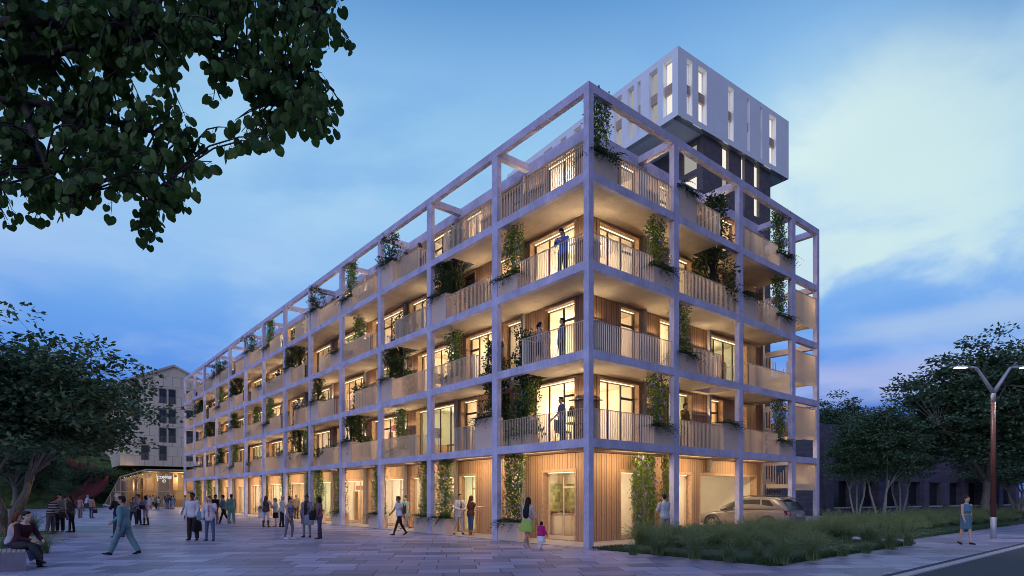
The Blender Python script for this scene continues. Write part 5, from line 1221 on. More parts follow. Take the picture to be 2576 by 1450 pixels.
# ornamental grasses: a few tussocks, copied
def tussock(seed, n, ln, dry=.15, plume=0., up=1.0):
    r = random.Random(seed); m = MB()
    for i in range(n):
        a = r.uniform(0, 6.28); d = Vector((math.cos(a), math.sin(a), 0)); s = Vector((-d.y, d.x, 0)); L_ = ln*r.uniform(.6, 1.1); out = r.uniform(.15, 1.25); p0 = Vector((r.gauss(0, .07), r.gauss(0, .07), 0)); pts = []
        for j in range(6):
            t = j/5; pts.append(p0 + d*out*L_*(.35*t + .5*t*t) + Vector((0, 0, L_*up*(1.0*t - (.12 + .42*out)*t*t))))
        w = r.uniform(.004, .008); mi = 1 if r.random() < dry else 0; vs = []
        for j, q in enumerate(pts): e = w*(1 - j/5.2); vs += [tuple(q - s*e), tuple(q + s*e)]
        m.add(vs, [(2*j, 2*j+1, 2*j+3, 2*j+2) for j in range(5)], mi)
        if r.random() < plume:
            t = pts[-1]; dd = (pts[-1] - pts[-2]).normalized()
            for q in range(10): leaf(m, t - dd*.03*q + rvec(r)*.012, dd + rvec(r)*.6, rvec(r), .06, .008, .1, 1)
    return m.mesh('grass_blades', [MT['leaf_grass'], MT['leaf_dry']])
TUS = [tussock(1, 330, .95), tussock(2, 380, 1.1, .3), tussock(3, 300, 1.15, .45, .35, 1.1), tussock(4, 340, 1.0, .1)]
FLUF = [tussock(6, 300, 1.05, .35, .5, 1.2), tussock(7, 320, 1.2, .3, .4, 1.15)]
# front tussocks, each its own plant
FT = [(1593, 1402), (1655, 1400), (1745, 1412), (1835, 1418), (1905, 1412), (1965, 1424), (2045, 1416), (2120, 1405), (2180, 1398), (2240, 1388), (2285, 1378), (1612, 1375), (1700, 1384), (1790, 1388), (1880, 1385), (2000, 1392), (2090, 1383), (2205, 1372)]
LBL = ['first', 'second', 'third', 'fourth', 'fifth', 'sixth', 'seventh', 'eighth', 'ninth', 'tenth', 'eleventh'] + ['first', 'second', 'third', 'fourth', 'fifth', 'sixth', 'seventh']
for i, (px, fy) in enumerate(FT):
    g = G(px, fy); o = link('ornamental_grass', TUS[i % 4], None, (g.x, g.y, .06), i*1.3, (.72 if i < 11 else .6) + .10*((i*7) % 4))
    tag(o, ('arching grass tussock at the front of the bed, %s from the building corner' if i < 11 else 'smaller grass tussock in the second row of the bed, %s from the corner') % LBL[i], 'grass', 'tussocks along the front of the bed', 'thing')
r = random.Random(4); k = 0
def merged(name, label, items, mats):
    """many tufts nobody could count, as one object"""
    V, F, MI, o = [], [], [], 0
    cache = {}
    for me, (x, y, z), rz, sc in items:
        if me.name not in cache:
            v = np.empty(len(me.vertices)*3, np.float32); me.vertices.foreach_get('co', v)
            q = np.empty(len(me.loops), np.int32); me.loops.foreach_get('vertex_index', q)
            n = np.empty(len(me.polygons), np.int32); me.polygons.foreach_get('loop_total', n)
            mi = np.empty(len(me.polygons), np.int32); me.polygons.foreach_get('material_index', mi); cache[me.name] = (v.reshape(-1, 3), q, n, mi)
        v, q, n, mi = cache[me.name]; c, s_ = math.cos(rz)*sc, math.sin(rz)*sc
        V.append(np.stack([v[:, 0]*c - v[:, 1]*s_ + x, v[:, 0]*s_ + v[:, 1]*c + y, v[:, 2]*sc + z], 1)); F.append(q + o); MI.append((n, mi)); o += len(v)
    V = np.concatenate(V); F = np.concatenate(F); Nn = np.concatenate([a for a, _ in MI]); mi = np.concatenate([b_ for _, b_ in MI])
    me = bpy.data.meshes.new(name); me.vertices.add(len(V)); me.vertices.foreach_set('co', V.ravel()); me.loops.add(len(F)); me.loops.foreach_set('vertex_index', F)
    me.polygons.add(len(Nn)); st_ = np.concatenate([[0], np.cumsum(Nn)[:-1]]).astype(np.int32); me.polygons.foreach_set('loop_start', st_); me.polygons.foreach_set('loop_total', Nn)
    me.polygons.foreach_set('material_index', mi); me.update(calc_edges=True); me.validate()
    for m_ in mats: me.materials.append(m_)
    return tag(link(name, me), label, 'grass', kind='stuff')
GM = [MT['leaf_grass'], MT['leaf_dry']]
r = random.Random(4); items = []
for i in range(190):
    x, y = r.uniform(1.6, 10.2), r.uniform(-5.2, -.8)
    if (y < -4.2 and r.random() < .6) or (x < 2.4 and y < -3.0): continue
    items.append((r.choice(FLUF if r.random() < .6 else TUS), (x, y, .06), r.uniform(0, 6), r.uniform(.58, .92)))
merged('tall_grass', 'deep mass of feathery tall grasses filling the bed before the car', items, GM)
items = []
for i in range(200):
    x, y = r.uniform(13.6, 42), r.uniform(-4.6, -.6)
    items.append((r.choice(FLUF if r.random() < .6 else TUS), (x, y, .05), r.uniform(0, 6), r.uniform(.6, 1.05)))
merged('tall_grass', 'feathery grasses in the bed in front of the pale stemmed trees', items, GM)
for i, (px, fy, sc, lb) in enumerate(((84, 1339, 1.1, 'dry grass tussock under the big left tree, the larger one'), (112, 1393, .8, 'pale grass tussock beside the bench by the knees of the seated man'), (8, 1405, .9, 'pale grass tussock at the left edge behind the bench'))):
    o = link('ornamental_grass', TUS[2], None, G(px, fy), i*2., sc); tag(o, lb, 'grass', kind='thing')
# bed ring under the big left tree
m = MB(); c = at(10, 27.0); m.tube([c + Vector((0, 0, -.1)), c + Vector((0, 0, .05))], 1.9, 28); struct('tree_bed', m, MT['soil'])
# hill behind the square
m = MB(); nx, ny = 130, 30; P_ = lambda x, y: (x, y, -.05 + (0 if x > -6.4 and y < 92.6 else 1)*13.5*(1 - math.exp(-max(0, y - 88.0 - .6*math.sin(x*.15))*.052))*(1 + .06*math.sin(x*.31)*math.cos(y*.22))*(1 - .5*math.exp(-((x + 6)/6.)**2)*max(0, min(1, (104 - y)/6.))))
vs = []; 
for i in range(nx + 1):
    for j in range(ny + 1): vs.append(P_(-150 + 190*i/nx, 87.6 + 70*(j/ny)**1.5))
m.add(vs, [(i*(ny+1) + j, (i+1)*(ny+1) + j, (i+1)*(ny+1) + j + 1, i*(ny+1) + j + 1) for i in range(nx) for j in range(ny)]); h = struct('hill', m, MT['hillgrass'])
h.data.polygons.foreach_set('use_smooth', [True]*len(h.data.polygons))
hz = lambda x, y: P_(x, y)[2]
# undergrowth on the slope under the cantilevered house and on the hill
BUSH = bush_meshes(61, 2.4, 2.0, 900, .2, .02, (.25, .42), 'leaf_tree')
for i in range(16):
    x, y = -8 + i*1.15, 93.6 + (i % 3)*.9; o = thing('hill_shrub', 'dark shrub on the slope between the cafe and the house above it', 'shrub', (x, y, max(hz(x, y) - .2, 3.4)), i, 'shrubs between the cafe and the house', .9)
    link('foliage', BUSH[0], o); link('stem', BUSH[1], o)
for i, (x, y) in enumerate(((-13, 93), (-16, 96), (-12, 98), (-21, 94), (-25, 97), (-30, 95), (-19, 101))):
    o = thing('hill_shrub', 'loose dark shrub on the grassy hill left of the red stair', 'shrub', (x, y, hz(x, y) - .2), i*2, 'shrubs on the grassy hill', .8 + .1*(i % 3)); link('foliage', BUSH[0], o); link('stem', BUSH[1], o)
# red stair up the hill
st = thing('outdoor_stair', 'dark red steel stair with fin railings curving up the grassy hill', 'stair', (-9.2, 88.2, 0))
pth = [Vector((-10.4, 87.2, 0)), Vector((-8.8, 89.2, .9)), Vector((-7.0, 91.2, 2.4)), Vector((-6.0, 93.0, 3.8)), Vector((-6.4, 94.8, 5.0)), Vector((-8.0, 95.8, 5.7)), Vector((-10.2, 95.6, 6.2))]
fine = []
for a, b_ in zip(pth, pth[1:]): fine += [a.lerp(b_, t/6) for t in range(6)]
fine.append(pth[-1]); o0 = Vector(st.location); m = MB(); rl = [MB(), MB()]
for a, b_ in zip(fine, fine[1:]):
    d = (b_ - a); d.z = 0; ln = d.length; d.normalize(); s = Vector((-d.y, d.x, 0))
    m.obox(a - o0 - s*1.1, d*(ln + .05), s*2.2, Vector((0, 0, .06))); m.obox(a - o0 - s*1.1, d*.05, s*2.2, Vector((0, 0, max(.05, b_.z - a.z))))
    for e, q in ((-1, rl[0]), (1, rl[1])):
        for t in (0, .33, .66): p = a.lerp(b_, t) - o0 + s*e*1.1; q.obox(p - Vector((.02, .02, .3)), (.05, 0, 0), (0, .05, 0), (0, 0, 1.4))
m.build('treads', MT['red'], st); rl[0].build('railing', MT['red'], st); rl[1].build('railing', MT['red'], st)
# ---------------------------------------------------------------- cream gabled house on the hill
HX, HY, HW, HB, HE, HR = -3.67, 91.3, 14.0, 6.27, 18.5, 21.8
hs = thing('gabled_house', 'cream panelled gabled house with tall dark windows above the cafe', 'building', (HX, HY, HB))
OPS = []
for zc, cols in ((16.0, ((5.05, 6.15), (6.3, 7.4), (8.75, 9.95), (10.1, 11.2))), (12.95, ((5.05, 6.15), (6.3, 7.4), (8.75, 9.95))), (9.95, ((5.05, 6.15), (6.3, 7.4), (8.75, 9.95), (10.1, 11.2))), (7.15, ((2.65, 3.75), (5.05, 6.15), (8.75, 9.95), (10.1, 11.2)))):
    for a, b_ in cols: OPS.append((a, b_, zc - HB, zc + 2.35 - HB))
OPS.append((1.55, 2.6, 13.0 - HB, 15.2 - HB))
m = MB(); open_wall(m, (0, 0, 0), (1, 0, 0), (0, 1, 0), HW, 0, HE - HB, .35, OPS)
m.add([(0, 0, HE-HB), (HW, 0, HE-HB), (HW/2, 0, HR-HB), (0, .35, HE-HB), (HW, .35, HE-HB), (HW/2, .35, HR-HB)], [(0, 1, 2), (3, 5, 4)])
m.box(0, .3, .352, 22, 0, HE - HB); m.box(HW - .3, HW, .352, 22, 0, HE - HB); m.box(.3, HW - .3, .9, 22, .02, .3); m.box(.3, HW - .3, 21.7, 22, .3, HE - HB)
m.build('wall', MT['panel'], hs)
m = MB()
for e in (0, 1):
    xs = (-.25, HW/2) if e == 0 else (HW + .25, HW/2); zs = (HE - HB - .08, HR - HB + .05)
    m.add([(xs[0], -.25, zs[0]), (xs[1], -.25, zs[1]), (xs[1], 22, zs[1]), (xs[0], 22, zs[0]), (xs[0], -.25, zs[0]+.35), (xs[1], -.25, zs[1]+.35), (xs[1], 22, zs[1]+.35), (xs[0], 22, zs[0]+.35)], [(0,1,2,3), (4,7,6,5), (0,4,5,1), (3,2,6,7), (0,3,7,4)])
m.build('roof', MT['roofm'], hs)
for a, b_, c, d in OPS:
    m = MB(); m.box(a, a+.09, .12, .22, c, d); m.box(b_-.09, b_, .12, .22, c, d); m.box(a+.09, b_-.09, .12, .22, d-.12, d); m.box(a+.09, b_-.09, .12, .22, c, c+.08); w = m.build('window', MT['pilaster'], hs)
    m = MB(); m.box(a+.09, b_-.09, .20, .21, c+.08, d-.12); m.build('pane', MT['glass_d'], w)
    m = MB(); m.box(a, b_, .5, .55, c, d); m.build('blind', M('dim_interior', (.20, .15, .11), .9, var=.5, vscale=1.2), w)
    m = MB(); n = int((b_ - a)/.11)
    for i in range(n + 1): x = a + (b_ - a)*i/n; m.box(x - .012, x + .012, .02, .05, c + .02, c + 1.0)
    m.box(a, b_, .015, .055, c + 1.0, c + 1.03); m.build('juliet_railing', MT['pilaster'], w)
# ---------------------------------------------------------------- glass cafe at the foot of the hill
cf = thing('cafe_pavilion', 'glazed cafe with bronze mullions and sloping end under the cream house', 'building', (-6.1, 87.35, 0))
TOP = [(0, 0.05), (2.0, 4.35), (5.2, 5.5), (16., 5.55)]
def ctop(x):
    for (a, za), (b_, zb) in zip(TOP, TOP[1:]):
        if a <= x <= b_: return za + (zb - za)*(x - a)/(b_ - a)
    return 5.5
m = MB()
for (a, za), (b_, zb) in zip(TOP, TOP[1:]): m.obox((a, -.06, za), (b_ - a, 0, zb - za), (0, .16, 0), (0, 0, .16))
for x in (.9, 1.5, 2.1, 2.75, 3.45, 4.2, 5.2, 6.7, 8.3, 10.2, 12., 14.): m.box(x - .05, x + .05, 0, .1, .0, ctop(x))
m.box(5.25, 16, .01, .09, 2.32, 2.42); m.box(1.2, 5.15, .01, .09, 2.30, 2.38); m.box(.1, 16, .01, .09, .0, .08); m.build('mullions', MT['bronze'], cf)
m = MB(); m.add([(0, .05, 0)] + [(x, .05, z) for x, z in TOP] + [(16, .05, 0)], [(5, 4, 3, 2, 1, 0)])
m.add([(0, .065, 0)] + [(x, .065, z) for x, z in TOP] + [(16, .065, 0)], [(0, 1, 2, 3, 4, 5)]); m.build('glazing', MT['glass'], cf)
m = MB(); b0 = [(.5, 0)] + [(x + .4, z - .25) for x, z in TOP[1:]] + [(15.9, 0)]; m.add([(x, 5.0, max(z, 0)) for x, z in b0] + [(x, 5.2, max(z, 0)) for x, z in b0], [(0, 1, 2, 3, 4), (9, 8, 7, 6, 5)] + [(i, (i+1) % 5, 5 + (i+1) % 5, 5 + i) for i in range(5)]); m.box(5.2, 16, .2, 5.0, 5.3, 5.48); m.box(7.0, 8.6, 1.6, 1.8, 0, 5.3); m.box(15.8, 16, .2, 5, 0, 5.3); m.build('cafe_interior', MT['cafe'], cf)
m = MB(); m.box(2.4, 15.8, .2, 5.0, 0, .02); m.build('cafe_floor', MT['oak'], cf)
m = MB(); m.box(9.4, 13.5, 3.4, 4.2, .02, 1.1); m.box(5.4, 6.8, 4.2, 4.9, .02, 4.4); m.box(2.6, 3.0, 1.2, 4.9, .02, 3.8); m.box(3.9, 4.3, 1.2, 4.9, .02, 4.2); m.box(9.2, 9.9, 3.0, 4.9, 2.5, 5.2); m.box(11.4, 12.6, 4.4, 4.9, 2.5, 5.2); m.build('counter_and_added_partitions', MT['oak'], cf)  # counter first, then dark partitions added only for light and dark contrast
for i in range(7): m = MB(); x = 5.6 + i*1.15; m.box(x, x + .32, 1.0, 1.3, 4.55, 4.95); m.build('hanging_lamp', MT['plaster'], cf)
tx = bpy.data.curves.new('sign_text', 'FONT'); tx.body = 'COFFEE'; tx.size = .52; tx.extrude = .04; tx.align_x = 'CENTER'; tx.space_character = 1.1; tx.offset = .018
o = bpy.data.objects.new('tmp', tx); COL.objects.link(o); dg = bpy.context.evaluated_depsgraph_get(); me = bpy.data.meshes.new_from_object(o.evaluated_get(dg)); bpy.data.objects.remove(o)
me.materials.clear(); me.materials.append(MT['white_sign'])
sg = thing('cafe_sign', 'white COFFEE lettering with round cup emblem on the cafe glass', 'sign', (1.42, 87.25, 3.98))
o = link('letters', me, sg); o.rotation_euler = (R(90), 0, 0); o.location = (0, 0, .30)
m = MB(); m.disc((0, .0, -.06), (0, 1, 0), .24, .03, 28); m.build('emblem_disc', MT['white_sign'], sg)
m = MB(); m.box(-.075, .075, -.02, -.003, -.19, -.02); m.box(-.10, .10, -.024, -.003, -.018, .03); m.build('cup_icon', MT['rail_dark'], sg)
for x, e in ((3.4, 110), (6.2, 200), (10., 240), (13.5, 200)): lamp('POINT', 'cafe_lamp', (-6.1 + x, 89.3, 4.3 if x > 4 else 3.2), e, (1., .74, .38), .25)
# ---------------------------------------------------------------- white tower behind
TA = R(3.7)   # turned slightly against the long block
tu = Vector((math.cos(TA)*1.0, -math.sin(TA), 0)); tv = Vector((math.sin(TA), math.cos(TA), 0))
tp = at(1705.6, 54., 0)
tw = thing('tower', 'white cantilevered two storey box on a dark brick tower shaft', 'building', (tp.x, tp.y, 0), -TA)
ZB, ZT = zat(289.7, 54.), zat(115., 54.)
BW, BD = 18.8, 27.
hh = ZT - ZB
opR = [(1.26, 2.07, .62), (2.98, 4.23, .55), (7.7, 8.57, .55), (10.9, 11.38, .5), (13.3, 13.65, .5), (15.0, 16.3, .55)]
opL = [(.65, 1.75, .62), (2.39, 3.4, .62), (4.5, 4.9, .6), (5.34, 6.2, .6), (7.0, 8.0, .6), (9.2, 9.7, .6), (10.6, 11.6, .6), (13., 14.2, .6), (15.5, 16.5, .6), (18., 19.5, .6)]
m = MB(); open_wall(m, (0, 0, ZB), (1, 0, 0), (0, 1, 0), BW, 0, hh, .62, [(a, b_, e, hh - e) for a, b_, e in opR])
open_wall(m, (0, BD, ZB), (0, -1, 0), (1, 0, 0), BD - .62, 0, hh, .62, [(BD - b_, BD - a, e, hh - e) for a, b_, e in opL])
m.box(BW - .3, BW, .622, BD, ZB, ZT); m.box(.622, BW - .3, BD - .3, BD, ZB, ZT); m.box(.622, BW - .302, .622, BD - .302, ZB + .004, ZB + .3); m.box(.622, BW - .302, .622, BD - .302, ZT - .3, ZT - .02)
m.build('white_box', MT['white'], tw)
def tower_win(x0, x1, z0, z1, side, d, lit, band=True):
    T = (lambda u, dd, z: (u, dd, z)) if side == 'R' else (lambda u, dd, z: (dd, u, z))
    def bx(mm, u0, u1, d0, d1, a, b_):
        p, q = T(u0, d0, a), T(u1, d1, b_); mm.box(min(p[0], q[0]), max(p[0], q[0]), min(p[1], q[1]), max(p[1], q[1]), a, b_)
    m = MB(); bx(m, x0, x0 + .06, d - .1, d - .02, z0, z1); bx(m, x1 - .06, x1, d - .1, d - .02, z0, z1); bx(m, x0 + .06, x1 - .06, d - .1, d - .02, z1 - .06, z1); w = m.build('tower_window', MT['white'], tw)
    m = MB(); bx(m, x0, x1, d, d + .03, z0, z1); m.build('lit_blind', lit, w)
    if band: zm = (z0 + z1)/2; m = MB(); bx(m, x0, x1, d - .34, d - .11, zm - .52, zm + .38); m.build('timber_band', MT['spandrel'], w)
for i, (a, b_, e) in enumerate(opR): tower_win(a, b_, ZB + e, ZT - e, 'R', .58, MT['winlit_d'] if i in (3, 4) else MT['winlit'])
for i, (a, b_, e) in enumerate(opL): tower_win(a, b_, ZB + e, ZT - e, 'L', .58, MT['winlit_d'] if i != 0 else MT['winlit'])
# brick shaft, set back under the box: its near corner is found on the sight line of the photograph's shaft corner
SX, SY = 4.25, .45
opS = []; zrow = ZB - 2.4
while zrow > 1:
    for a, b_ in ((3.1, 4.2), (6.3, 7.0), (8.6, 9.6)): opS.append((a, b_, zrow, zrow + 2.35))
    zrow -= 3.05
m = MB(); open_wall(m, (SX, SY, 0), (1, 0, 0), (0, 1, 0), 11.7, 0, ZB, .4, opS)
opW = []; zrow = ZB - 3.0
while zrow > 1: opW.append((15.5 - 2.0, 15.5 - .3, zrow, zrow + 2.5)); zrow -= 3.1
open_wall(m, (SX, SY + 15.5, 0), (0, -1, 0), (1, 0, 0), 15.1, 0, ZB, .4, [(a - .4, b_ - .4, c, d) for a, b_, c, d in opW]); m.box(SX + 11.3, SX + 11.7, SY + .402, SY + 15.5, 0, ZB)
m.build('brick_shaft', MT['brick'], tw)
tr = random.Random(3)
for a, b_, c, d in opS:
    m = MB(); m.box(SX + a, SX + b_, SY + .33, SY + .37, c, d); m.build('shaft_window', MT['winlit'] if tr.random() < .6 else MT['winlit_d'], tw)
for a, b_, c, d in opW:
    m = MB(); y0 = SY + 15.5 - b_ + .4; m.box(SX + .33, SX + .37, y0, y0 + (b_ - a), c, d); m.build('shaft_window', MT['winlit'] if tr.random() < .6 else MT['winlit_d'], tw)
# ---------------------------------------------------------------- dark brick hall on the right
h0 = at(2062, 51.); h1 = at(2562, 69.)
u = (h1 - h0); u.z = 0; hl = u.length; u.normalize(); n_ = Vector((-u.y, u.x, 0))
hall = thing('brick_hall', 'long low hall of blue black brick with tall piers and narrow lit strips', 'building', (h0.x, h0.y, 0), math.atan2(u.y, u.x))
ops = []; x = 2.0
while x < hl - 3: ops.append((x, x + 2.4, .75, 3.1)); x += 3.9
m = MB(); open_wall(m, (0, 0, 0), (1, 0, 0), (0, 1, 0), hl, 0, 7.0, .5, ops)
m.box(0, .4, .502, 18, 0, 7.0); m.box(.4, hl, .6, 18, 6.6, 6.98); m.box(hl - .4, hl, .502, 18, 0, 7.); m.build('wall', MT['brick_d'], hall)
for i in range(int(hl/3.9) + 1):
    xx = .6 + i*3.9; m = MB(); m.box(xx, xx + .9, -.3, -.002, 0, 6.6); m.build('pier', MT['brick_d'], hall)
for i, (a, b_, c, d) in enumerate(ops):
    m = MB(); m.box(a, b_, .42, .46, c, d); m.build('window', MT['darkglass'], hall)
    if i in (0, 2, 3, 5): m = MB(); m.box(a - .32, a - .27, -.05, -.004, 1.2, 3.0); m.build('light_strip', m_emit('cold_strip', (.95, .95, 1.), 2.2), hall)
    m = MB(); m.box(a - .05, b_ + .05, -.12, -.004, c - .12, c - .004); m.build('window_sill', MT['kerb'], hall)
m = MB(); m.box(4, hl - 2, 5., 16., 6.985, 9.0); m.build('upper_storey', MT['brick_d'], hall)
# ---------------------------------------------------------------- street lamp
lp = at(2499, 24.6); rt = Vector((FY, -FX, 0))
sl = thing('street_lamp', 'forked street lamp with oxide red mast and two lit heads', 'street lamp', lp)
za, zb, zc, zd = .02, zat(1301.6, 24.6), zat(1011.4, 24.6), zat(963, 24.6)
m = MB(); m.tube([(0, 0, 0), (0, 0, zb)], .105, 20); m.build('mast_foot', MT['steel'], sl, True)
m = MB(); m.tube([(0, 0, zb), (0, 0, zc)], [.10, .085], 20); m.build('mast', MT['rust'], sl, True)
m = MB(); m.tube([(0, 0, zc), (0, 0, zc + .30), (0, 0, zat(985, 24.6))], [.09, .09, .075], 16)
arm = []
for e in (-1, 1):
    p0, p2 = Vector((0, 0, zat(990, 24.6))), rt*e*.70 + Vector((0, 0, zat(926, 24.6))); p1 = p0.lerp(p2, .5)
    m.tube([p0, p1, p2, p2 + rt*e*.32 + Vector((0, 0, .05))], [.085, .07, .05, .038], 12); arm.append(p2 + rt*e*.32 + Vector((0, 0, .05)))
m.build('fork', MT['steel'], sl, True)
for e, p in zip((-1, 1), arm):
    m = MB(); w = Vector((FX, FY, 0)); m.tube([p - rt*e*.06, p + rt*e*.1, p + rt*e*.5, p + rt*e*.72], [.05, .12, .12, .05], 14, flat=.32); hd = m.build('lamp_head', MT['steel'], sl, True)
    m = MB(); m.obox(p + rt*e*.12 - w*.08 - Vector((0, 0, .062)), rt*e*.46, w*.16, Vector((0, 0, .016))); m.build('led_panel', MT['led'], hd)
    q = lp + p + rt*e*.35; lamp('SPOT', 'street_lamp_light', (q.x, q.y, q.z - .12), 230., (.92, .93, 1.), .12, None, (0, 0, 0), R(120))
# ---------------------------------------------------------------- bench in the foreground
bn = thing('concrete_bench', 'long pale concrete bench block with slatted top in the left foreground', 'bench', at(66, 14.05))
FD = Vector((FX, FY, 0)); m = MB(); m.box(-4.6, 0, 0, 1.25, 0, .43); m.build('bench_block', MT['bench'], bn)
m = MB()
for i in range(50): m.box(-.09*(i + 1), -.09*i - .016, .02, 1.23, .432, .467)
m.build('seat_slats', MT['pilaster'], bn)
# ---------------------------------------------------------------- shop interior at the corner, pendants
def counter():
    o = thing('shop_counter', 'cream panelled bakery counter behind the corner shop window', 'counter', (3.5, 4.6, .07), 0)
    m = MB(); m.box(-1.1, 1.1, -.3, .3, 0, .92); m.build('cabinet', MT['plaster_b'], o)
    for i in range(4):
        m = MB(); x = -1.05 + i*.53; m.box(x, x + .48, -.325, -.302, .08, .86); m.box(x + .07, x + .41, -.335, -.326, .16, .78); m.build('cabinet_door', MT['plaster'], o)
    m = MB(); m.box(-1.14, 1.14, -.34, .32, .925, .96); m.build('worktop', MT['spandrel'], o)
    return o
counter()
m = MB(); m.box(2.25, 5.1, 5.0, 5.04, 1.12, 2.3)
mm, nt, out = _mat('green_tiles'); v = coords(nt, (7, 1, 7)); vo = N(nt, 'ShaderNodeTexVoronoi', Scale=1., Randomness=.0); L(nt, v, vo.inputs['Vector'])
p = N(nt, 'ShaderNodeBsdfPrincipled', Roughness=.3); sp = nt.nodes.new('ShaderNodeSeparateColor'); L(nt, vo.outputs['Color'], sp.inputs[0]); L(nt, ramp(nt, sp.outputs[0], [(.1, (.20, .24, .10)), (.5, (.36, .38, .17)), (.9, (.50, .47, .25))]), p.inputs['Base Color']); L(nt, p.outputs[0], out.inputs[0])
tag(m.build('tile_panel', mm), 'green mottled tile panel on the back wall of the corner shop', 'tiles')
rr = random.Random(9)
for i, (y, z, w, c, lb) in enumerate(((2.55, 1.03, .5, (.42, .20, .06), 'tray of golden pastries on the bakery counter, at its left end'), (3.15, 1.03, .45, (.30, .14, .05), 'tray of dark rolls on the bakery counter, middle'), (3.8, 1.03, .3, (.10, .04, .03), 'dark red tea tins at the right end of the bakery counter'))):
    o = thing('pastry_tray' if i < 2 else 'tea_tins', lb, 'tray' if i < 2 else 'tins', (y + .15, 4.52, z + .002), math.pi/2)
    if i < 2:
        m = MB(); m.box(-.18, .18, -w/2, w/2, 0, .02); m.build('tray', MT['rail_dark'], o)
        m = MB()
        for k in range(16): m.ball((rr.uniform(-.15, .15), rr.uniform(-w/2 + .04, w/2 - .04), .05 + .03*(k % 2)), (.05, .035, .03), 8, 6)
        m.build('pastries', M('pastry', c, .6, var=.4, vscale=20), o, True)
    else:
        for k in range(3): m = MB(); m.tube([(0, -.12 + k*.11, 0), (0, -.12 + k*.11, .26 - .04*k)], .05, 14); m.build('tin', M('tin_red', (c, (.06, .05, .06), (.4, .25, .12))[k], .4), o, True)
def pendant(label, loc, drop, rad, h, col):
    o = thing('pendant_lamp', label, 'lamp', loc); m = MB(); m.tube([(0, 0, 0), (0, 0, -drop)], .008, 6); m.build('cord', MT['rail_dark'], o)
    m = MB(); m.tube([(0, 0, -drop + .02), (0, 0, -drop - h*.5), (0, 0, -drop - h)], [rad*.35, rad*.7, rad], 20); m.build('lamp_shade', M('shade', col, .6), o, True)
pendant('dark bell pendant lamp behind the lowest corner window of the long front', (3.0, 3.75, 6.28), .8, .24, .38, (.07, .05, .045))
pendant('small dark pendant lamp behind the lowest corner window of the short front', (3.1, 3.3, 6.28), .7, .12, .34, (.06, .045, .04))
pendant('grey cone pendant lamp above the bakery counter', (3.75, 4.0, 2.78), .45, .22, .62, (.20, .18, .17))
pendant('small pendant lamp behind the wide second floor window of the short front', (11.4, 3.1, 9.28), .8, .12, .34, (.07, .06, .05))
def chair(label, loc, rz):
    o = thing('balcony_chair', label, 'chair', loc, rz); mt_ = M('chair_fabric', (.16, .13, .12), .8)
    m = MB(); m.box(-.24, .24, -.24, .24, .42, .47); m.build('seat', mt_, o)
    m = MB(); m.box(-.24, .24, .20, .25, .49, .92); m.build('backrest', mt_, o)
    for x in (-.21, .21):
        for y in (-.21, .21): m = MB(); m.tube([(x*1.1, y*1.1, 0), (x, y, .42 if y < 0 else .5)], .014, 6); m.build('leg', MT['rail_dark'], o)
chair('dark padded chair on the lowest corner balcony, nearer the corner column', (1.05, 1.05, LV[1]), 2.6)
chair('dark padded chair on the lowest corner balcony behind the small table', (1.1, 2.35, LV[1]), .4)
chair('dark padded chair on the second floor corner balcony of the short front', (1.6, 1.1, LV[2]), -1.2)
o = thing('balcony_table', 'small round orange table between two chairs on the lowest corner balcony', 'table', (1.05, 1.7, LV[1])); m = MB(); m.tube([(0, 0, .70), (0, 0, .73)], .32, 24); m.build('table_top', M('orange_wood', (.42, .20, .07), .5), o); m = MB(); m.tube([(0, 0, 0), (0, 0, .70)], .03, 10); m.tube([(0, 0, -.0), (0, 0, .02)], .2, 16); m.build('leg', MT['rail_dark'], o)
